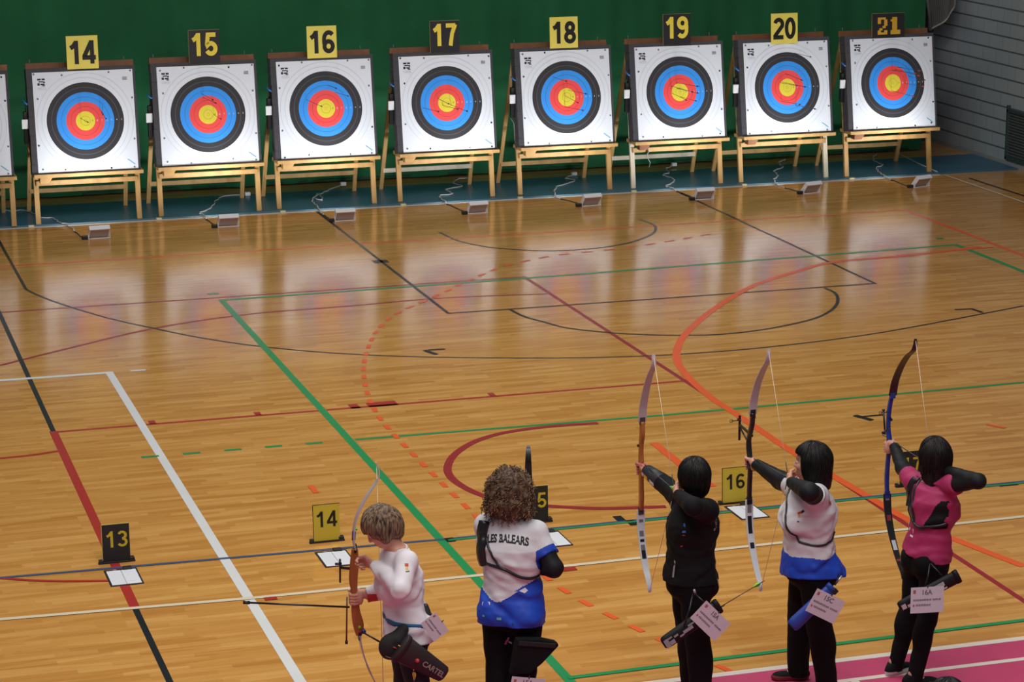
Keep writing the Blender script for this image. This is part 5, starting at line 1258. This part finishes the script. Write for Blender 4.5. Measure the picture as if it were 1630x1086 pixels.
b3, _ = bow('wooden riser recurve bow held by the archer dressed in black', G3, ZUP, N3 - G3, r3, [(.010, .30), (.03, .41), (.09, .54), (.16, .645), (.22, .71), (.235, .76), (.225, .80)], [(.0, .30), (.01, .42), (.05, .54), (.11, .65), (.17, .72), (.20, .77), (.20, .80)], N3,
    dict(riser=WOODR, limb_up=LIMBG, limb_dn=LIMBW, string=STR, clamp=mat('limb_base_dark', (70, 62, 66), .4), marks=[[], [(.1, .14, GREYP), (.2, .24, GREYP), (.27, .30, BLKM), (.33, .36, GREYP), (.38, .44, BLKM)]]), knobs=[('sight_block', (-.022, .13), .010, BLKM)])
loose_arrow('nocked arrow of the archer dressed in black', N3, G3 + nrm(G3 - N3) * .06 + [0, 0, .028], GREENF)
# arm guard on the bow arm, jacket marks
e0, e1 = J['elR'], J['wrR']; 
g = MB(); dn = nrm(e1 - e0); pp = nrm(np.cross(dn, ZUP)); dwn = nrm(np.cross(dn, pp)); dwn = dwn if dwn[2] < 0 else -dwn
MB().tube([tuple(e0 + dn * .05), tuple(e1 - dn * .03)], [.061, .044], mat('arm_guard_black', (44, 44, 48), .5), n=14).build('arm_guard', a3['root'])
ag = MB()
for t0, t1, mm in ((.0, .06, MK5), (.09, .14, YP), (.145, .17, MK5)):
    ax_ = np.array([-1, 0, -.12]); ax_ = nrm(ax_ - dn * (ax_ @ dn)); c0 = e0 + dn * (.05 + t0) + ax_ * (.0615 - t0 * .09); c1 = e0 + dn * (.05 + t1) + ax_ * (.0615 - t1 * .09); wv = nrm(np.cross(ax_, dn)) * .012
    ag.add([tuple(c0 - wv), tuple(c1 - wv), tuple(c1 + wv), tuple(c0 + wv)], [(0, 1, 2, 3)], mm)
ag.build('guard_print', a3['root'])
GP = mat('print_grey', (150, 150, 156), .6)
drape('jacket_logo', a3['top'], a3['root'], side_ray(a3, (5.475, 13.3, 1.265), (-.15, 1, -.2), (1, .1, 0)), [([(-.02, .03), (-.004, .02), (.0, .028), (-.016, .038)], [(0, 1, 2, 3)], GP), ([(.0, .02), (.016, .0), (.02, -.03), (.008, -.03), (.004, -.004), (-.006, .01)], [(0, 1, 2, 3, 4, 5)], GP), ([(-.014, -.03), (.008, -.03), (.0, -.05), (-.012, -.044)], [(0, 1, 2, 3)], GP)])
drape('jacket_stripe', a3['top'], a3['root'], side_ray(a3, (5.26, 13.35, 1.18), (.5, 1, -.05), (.9, -.5, 0)), [([(-.012, .03), (.012, .035), (.006, .085), (-.004, .09)], [(0, 1, 2, 3)], BLP), ([(-.022, -.07), (-.008, -.06), (.008, .02), (-.008, .02)], [(0, 1, 2, 3)], RP)])
drape('jacket_edge_print', a3['top'], a3['root'], side_ray(a3, (5.215, 13.4, .96), (.75, 1, 0), (.8, -.6, 0)), [([(-.012, -.05), (.0, -.05), (.006, .05), (-.004, .06)], [(0, 1, 2, 3)], GP)])
quiver('black quiver with white print on the hip of the archer in black', (5.075, 13.20, .565), (5.44, 13.20, .775), .046, .048, QBLK, straps=[((5.285, 13.24, .86), (5.20, 13.17, .68)), ((5.29, 13.24, .86), (5.37, 13.17, .78))],
    strips=[(.05, .0, .03, .06, GP), (.11, .022, .04, .012, GP), (.13, -.012, .035, .03, GP), (.22, .012, .03, .014, GP), (.42, .0, .07, .022, GP), (.50, .02, .05, .012, GP), (.30, -.01, .03, .012, GP)])
MB().tube([(5.30, 13.24, .85), (5.285, 13.225, .885)], .008, mat('chrome_clip', (190, 190, 196), .2, metal=.7), n=8).build('belt_clip', a3['root'])
loose_arrow('arrow with lime fletching sticking out of the black quiver', (5.742, 13.20, .905), (5.40, 13.21, .735), GREENF, nock=REDN)
loose_arrow('dark fletched arrow lowest in the black quiver', (5.48, 13.20, .775), (5.16, 13.205, .60), FLC[0])
card('white number card reading 15A hanging on the black quiver', [(5.343, 13.168, .83), (5.506, 13.168, .66), (5.395, 13.168, .567), (5.238, 13.168, .727)], '15A')

# ---- archer 2 : curly hair, white and blue jersey, resting ----------------------------------
J = {k: v3(v) for k, v in JOINTS['a2'].items()}
J['pelvis'][2] = .82; J['wrL'] = v3((4.30, 13.80, 1.02)); J['elL'] = v3((4.13, 13.72, 1.08)); J['shL'] = v3((4.06, 13.57, 1.31)); J['wrR'] = v3((4.33, 13.50, 1.04)); J['elR'] = v3((4.395, 13.28, 1.10)); J['shR'] = v3((4.32, 13.40, 1.29)); J['neck'] = v3((4.19, 13.49, 1.395))
def slot2(C, c):
    q = C - c['pel']; x = q @ (-c['l']); z = C[:, 2]     # x to her right
    o = np.where(z < .915 + .10 * np.clip(x + .02, 0, 1) + 1.3 * np.clip(x + .0, 0, 1) ** 1.35 + .02 * np.sin(x * 26), 1, 0)
    sh, el = c['J']['shR'], c['J']['elR']; t = (C - sh) @ nrm(el - sh); rad = np.linalg.norm(C - sh - np.outer(t, nrm(el - sh)), axis=1)
    o = np.where((t > .105) & (rad < .085) & (x > .12), 1, o); o = np.where((t > .0) & (t <= .105) & (rad < .08) & (x > .13), 0, o)
    return o
a2 = person('a2', J, (.35, .9, -.32), dict(label='person with curly brown hair in white and blue jersey resting with the bow lowered', hip=.80, wa=1.10, wb=1.12, hem=.725, sleeve=.62, sleeveL=.62, under='LR', uk=1.08, arm=1.10, legw=.02, knee=.0, hemtilt=(-.05, -.1),
    handR=lambda wr: fine_hand(wr, (-.4, .8, -.1), (-.8, -.4, 0), (0, 0, 1), (45, 55, 40)), handL=lambda wr: fine_hand(wr, (.6, .5, -.1), (.3, -.8, 0), (0, 0, 1), (45, 55, 40)),
    topmats=[WHITEF, BLUEF], topslot=slot2, hair=dict(kind='curly', mat=HC1, mat2=HC2, front=.05), wrinkle=.010, skew=-.8))
vs, fs = text_mesh('LES BALEARS', .060, .04, .76)
def arc(v): return (v.x, v.y - 1.1 * v.x * v.x)
drape('lettering', a2['top'], a2['root'], back_ray(a2, -.005, 1.285), [([arc(v) for v in vs], fs, mat('lettering_black', (34, 32, 38), .7))])
wpt = [([(-.02, -.012), (.04, .02), (.085, .055), (.05, .05), (.01, .012), (-.03, .0)], [(0, 1, 2, 3, 4, 5)], WP)]
drape('white_wave', a2['top'], a2['root'], back_ray(a2, .01, .915), wpt)
drape('white_wave', a2['top'], a2['root'], back_ray(a2, -.10, .975), [([(-.02, -.004), (.012, -.02), (.028, -.006), (.01, .012)], [(0, 1, 2, 3)], WP)])
drape('white_wave', a2['top'], a2['root'], back_ray(a2, .125, .875), [([(-.025, -.012), (.03, .0), (.026, .014), (-.025, .006)], [(0, 1, 2, 3)], WP)])
LG = mat('print_teal', (110, 180, 190), .6)
drape('small_prints', a2['top'], a2['root'], back_ray(a2, .03, .80), [([(-.016, -.008), (.012, -.008), (.012, .008), (-.016, .008)], [(0, 1, 2, 3)], LG), ([(-.11, .0), (-.095, .0), (-.095, .012), (-.11, .012)], [(0, 1, 2, 3)], LG), ([(.08, -.03), (.09, -.03), (.09, -.02), (.08, -.02)], [(0, 1, 2, 3)], BP), ([(-.14, .02), (-.13, .02), (-.13, .03), (-.14, .03)], [(0, 1, 2, 3)], BP)])
strap(a2, 'chest_guard_strap', [bp(a2, .15, 1.31, -1, .06), bp(a2, .11, 1.22, -1, .13), bp(a2, .06, 1.14, -1, .13), bp(a2, .015, 1.105, -1, .13)], .0085, BLKM)
strap(a2, 'chest_guard_strap', [bp(a2, .17, 1.12, -1, .08), bp(a2, .08, 1.115, -1, .13), bp(a2, .0, 1.10, -1, .13), bp(a2, -.08, 1.06, -1, .12), bp(a2, -.15, 1.04, -1, .08), bp(a2, -.19, 1.035, -1, .02)], .0105, BLKM)
o = strap(a2, 'chest_guard', [bp(a2, .15, 1.335, -1, .03), bp(a2, .165, 1.27, -1, .09), bp(a2, .165, 1.2, -1, .09), bp(a2, .165, 1.10, -1, .09)], .036, BLKM)
MG = mat('print_magenta', (170, 90, 140), .6)
def tr_ray(ctx, u0, z0):
    def f(u, v):
        c = ctx['pel']; return np.array([c[0], c[1], z0 + v]) + ctx['l'] * (u0 - u) - ctx['fw'] * .5, ctx['fw']
    return f
drape('pocket_emblem', a2['trousers'], a2['root'], tr_ray(a2, -.005, .625), [([(-.03, -.02), (-.018, -.024), (-.012, -.004), (-.024, .0)], [(0, 1, 2, 3)], MG), ([(-.022, -.004), (-.008, -.006), (.0, .024), (-.012, .022)], [(0, 1, 2, 3)], MG), ([(-.008, -.012), (.02, -.012), (.02, .0), (-.008, .0)], [(0, 1, 2, 3)], GP)])
wb2 = v3((4.42, 13.86, 1.02))
b2, _ = bow('black recurve bow held low in front of the curly haired archer', wb2, (.035, .1, 1), (-.3, -.9, .1), r4, [(.028, .325), (.06, .42), (.12, .52), (.15, .60), (.135, .665), (.11, .69)], [(.0, .27), (.03, .38), (.08, .48), (.12, .56), (.115, .62), (.10, .65)], None, dict(riser=BLKM, limb_up=BLKM, limb_dn=BLKM, string=mat('string_black', (40, 40, 44), .6)))
fq = empty('quiver', (4.25, 13.27, .46)); tag(fq, 'flat black wedge shaped hip quiver sticking out right of the curly haired archer', 'quiver')
MB().prism([(4.14, .70), (4.295, .683), (4.395, .650), (4.413, .625), (4.307, .523), (4.218, .458), (4.10, .47)], (0, 13.265, 0), (1, 0, 0), (0, 0, 1), (0, -1, 0), .05, BLACK).build('quiver_body', fq, bevel=.012)
MB().bar((4.15, 13.21, .672), (4.385, 13.21, .628), .01, .03, mat('zip_flap', (20, 19, 22), .7), up=(0, 0, 1)).build('flap', fq, bevel=.004)
card('pink tinted number card below the curly haired archer, cut by the frame', [(4.063, 13.12, .505), (4.275, 13.12, .462), (4.262, 13.12, .31), (4.05, 13.12, .35)], '15A')

G1P = (3.268, 13.74, .905); EL1 = (3.421, 13.200, 1.098); WL1 = (3.348, 13.55, 1.142)
# ---- archer 1 : short ash hair, white top, loading the bow ----------------------------------
J = {k: v3(v) for k, v in JOINTS['a1'].items()}
J['pelvis'][2] = .78; G1 = v3(G1P)
J['head'] = v3((3.385, 13.5, 1.385)); J['wrR'] = G1 + [.072, -.012, -.012]; J['elR'] = v3((3.485, 13.70, .93)); J['shR'] = v3((3.485, 13.63, 1.16)); J['shL'] = v3((3.50, 13.36, 1.20)); J['elL'] = v3(EL1); J['wrL'] = v3(WL1); J['chest'] = v3((3.50, 13.5, 1.05)); J['neck'] = v3((3.475, 13.5, 1.262))
for k in ('anL', 'anR'): J[k] = J[k] + [.02, 0, 0]
def slot1(C, c):
    q = C - c['pel']; y = q @ c['fw']; er, wr = c['J']['elR'], c['J']['wrR']; d = nrm(wr - er); t = (C - er) @ d; rad = np.linalg.norm(C - er - np.outer(t, d), axis=1)
    return np.where((t > .09) & (rad < .06) & (C[:, 2] < (er[2] + wr[2]) / 2 - .0) & (C[:, 2] < 1.0), 1, 0)
a1 = person('a1', J, (-.80, .12, -.58), dict(label='person with short ash brown hair in white training top loading a wooden bow', hip=.74, wa=.98, wb=1.02, hem=.705, sleeve=2, under='', arm=1.05, legw=.016, knee=-.01, face=(-1, 0, 0), topname='training_top', collar=WHITET, collar_r=.018,
    handR=bow_joint_hand(G1, (-1, 0, 0), (0, -1, 0)), handL=lambda wr: fine_hand(wr, (-.45, .85, .02), (-.7, -.35, -.2), (.1, 0, 1), (45, 70, 45)),
    topmats=[WHITET, mat('red_cuff_panel', (190, 40, 48), .6)], topslot=slot1, trmats=[mat('navy_black_trousers', (24, 25, 34), .8, vary=.1)], hair=dict(kind='wave', mat=HAIRGB, mat2=HAIRG2, g=1.08, front=.078, fringe=.035, sweep=(-.6, -.1, -.3)), wrinkle=.010, rise=.06))
r1 = [(.028, -.27, .036), (.024, -.20, .066), (.008, -.11, .052), (.006, -.05, .044), (.0, .01, .036), (-.006, .08, .050), (-.002, .16, .052), (.002, .235, .046), (.004, .285, .036)]
b1, W1 = bow('wooden riser recurve bow held by the archer in white training top', G1, (.015, 0, 1), (1, -.05, 0), r1, [(.004, .285), (-.005, .38), (.02, .50), (.075, .61), (.135, .70), (.155, .76), (.135, .825)], [(.030, .27), (.05, .38), (.09, .50), (.14, .61), (.185, .69), (.20, .74), (.18, .78)], None,
    dict(riser=WOODR, limb_up=LIMBG, limb_dn=LIMBG, string=STR, clamp=BLKM, marks=[[], [(.3, .42, GREYP), (.46, .52, GREYP), (.56, .62, GREYP)]]), sight=(-.085, .155, .15),
    rods=[('long_stabilizer', (-.03, -.085, 0), (-.68, -.005, 0), .0065, BLKM), ('damper_rod', (-.045, -.02, .0), (-.05, -.32, .0), .0055, mat('rod_brown', (104, 84, 62), .4)), ('counter_rod', (.04, -.24, -.02), (.26, -.38, -.06), .006, BLKM)],
    knobs=[('limb_bolt', (.03, -.215), .009, mat('bolt_lime', (130, 210, 50), .4)), ('rod_joint', (.055, -.245), .014, BLUEM), ('limb_bolt', (.01, .415), .008, mat('bolt_lime', (130, 210, 50), .4))])
MB().tube([tuple(W1(-.005, .345, -.008)), tuple(W1(-.002, .40, -.008))], .012, BLUEM, n=8).build('limb_wrap', b1, rel=True)
# belt, pouches, emblem
bl = MB(); c0 = J['pelvis']; zb = .815
cxb = a1['cxy'](zb); pts = [tuple(np.array([cxb[0], cxb[1], zb - .02 * math.cos(t)]) + a1['l'] * .162 * math.sin(t) - a1['fw'] * .134 * math.cos(t)) for t in np.linspace(0, 2 * math.pi, 41)]
BLT = mat('blue_belt', (30, 92, 140), .6)
bv = BVH[a1['top'].name]; pts2 = []
for p in pts: h = bv.find_nearest(Vector(p)); pts2.append(h[0] + h[1] * .003)
mb = MB(); vs = []
for p in pts2: vs += [p + Vector((0, 0, .015)), p - Vector((0, 0, .015))]
mb.add(vs, [(2 * i, 2 * i + 1, 2 * i + 3, 2 * i + 2) for i in range(len(pts2) - 1)], BLT, True); bo = mb.build('belt', a1['root']); so_ = bo.modifiers.new('thick', 'SOLIDIFY'); so_.thickness = .004; so_.offset = 1
MB().tube([(3.556, 13.315, .80), (3.55, 13.30, .72), (3.552, 13.305, .655)], .011, BLT, n=8, flat=.4).build('belt_strap', a1['root']); MB().box((3.535, 13.295, .79), (3.565, 13.31, .835), mat('chrome_clip', (190, 190, 196), .2, metal=.7)).build('buckle', a1['root'])
drape('sleeve_emblem', a1['top'], a1['root'], side_ray(a1, (3.475, 13.25, 1.215), (.1, 1, -.15), (1, 0, 0)), [([(-.012, .0), (.01, -.003), (.012, .014), (-.01, .016)], [(0, 1, 2, 3)], RP), ([(-.01, -.018), (.006, -.018), (.006, -.004), (-.01, -.004)], [(0, 1, 2, 3)], YP), ([(-.012, -.03), (.012, -.03), (.012, -.025), (-.012, -.025)], [(0, 1, 2, 3)], BP)])
def soft(name, label, cat, P, h, m, parts=(), k=.02):
    V, Q = surface(P, h, k, lambda X, Y, Z, D: D + .0015 * vnoise((X * 80, Y * 80, Z * 80), 2)); c = V.mean(axis=0); r = empty(name, tuple(c)); tag(r, label, cat); np_mesh('bag', [(V, Q)], [m], r); return r
bagm = mat('bag_black', (30, 28, 30), .75, vary=.2, scale=40)
rb = soft('belt_pouch', 'round black pouch hanging at the front of the archer in white training top', 'pouch', [f_ell((3.385, 13.28, .715), (.085, .05, .085)), f_cap((3.42, 13.28, .76), (3.455, 13.29, .81), .05, .035), f_ell((3.43, 13.29, .70), (.06, .045, .07))], .005, bagm)
MB().tube([(3.33, 13.235, .675), (3.37, 13.226, .66), (3.42, 13.232, .662)], .003, mat('zip_grey', (110, 96, 88), .5), n=5).build('zip', rb)
rb2 = soft('belt_case', 'small black round case clipped behind the belt of the white topped archer', 'pouch', [f_ell((3.665, 13.38, .815), (.038, .03, .036)), f_cap((3.635, 13.39, .86), (3.625, 13.4, .90), .02, .018)], .004, mat('case_dark', (46, 44, 50), .5))
q1 = quiver('dark brown quiver with printed lettering on the hip of the white topped archer', (3.690, 13.22, .520), (3.410, 13.20, .735), .055, .085, mat('quiver_brown', (42, 32, 34), .6), flatk=.42, text=('CARTEL', .046, mat('quiver_print', (150, 136, 134), .6), -.075))
mb = MB(); d_ = Vector((3.46 - 3.735, -.02, .70 - .505)).normalized()
o = MB().tube([(3.508, 13.165, .652), (3.503, 13.160, .655)], .013, RP, n=12).build('red_badge', q1)
for nm_, a_, b_, f_ in (('yellow fletched arrow in the brown quiver', (3.40, 13.20, .75), (3.66, 13.215, .56), YP), ('red fletched arrow in the brown quiver', (3.375, 13.22, .735), (3.65, 13.225, .545), RP), ('blue fletched arrow in the brown quiver', (3.385, 13.19, .70), (3.62, 13.21, .55), BLP)): loose_arrow(nm_, a_, b_, f_)
card('white number card tilted behind the hip of the white topped archer', [(3.620, 13.24, .94), (3.703, 13.24, .815), (3.625, 13.24, .715), (3.548, 13.24, .855)], '')
loose_arrow('yellow nocked arrow hanging at the thigh of the white topped archer', (3.492, 13.20, .60), (3.50, 13.21, .40), YP)

# ---- someone standing behind the line, only the dark top of the head in the frame ------------
px_, py_ = 5.255, 9.85
def PJ(dx, dy, z): return v3((px_ + dx, py_ + dy, z))
J6 = dict(pelvis=PJ(0, 0, .86), chest=PJ(0, 0, 1.14), neck=PJ(0, 0, 1.30), head=PJ(0, .02, 1.43), shL=PJ(-.16, 0, 1.23), shR=PJ(.16, 0, 1.23), elL=PJ(-.20, .0, .97), elR=PJ(.20, .0, .97), wrL=PJ(-.19, .06, .74), wrR=PJ(.19, .06, .74), anL=PJ(-.09, 0, .09), anR=PJ(.09, 0, .09))
a6 = person('a6', J6, (0, 1, -.1), dict(label='person with black hair behind the line, only top of head at bottom edge', hip=.84, hem=.80, sleeve=2, topmats=[BLACK], hair=dict(kind='bob', mat=HAIRBLK, drop=.12),
    handL=lambda wr: fine_hand(wr, (0, .2, -1), (1, 0, 0), (0, 1, 0), (15, 25, 20)), handR=lambda wr: fine_hand(wr, (0, .2, -1), (-1, 0, 0), (0, 1, 0), (15, 25, 20))))
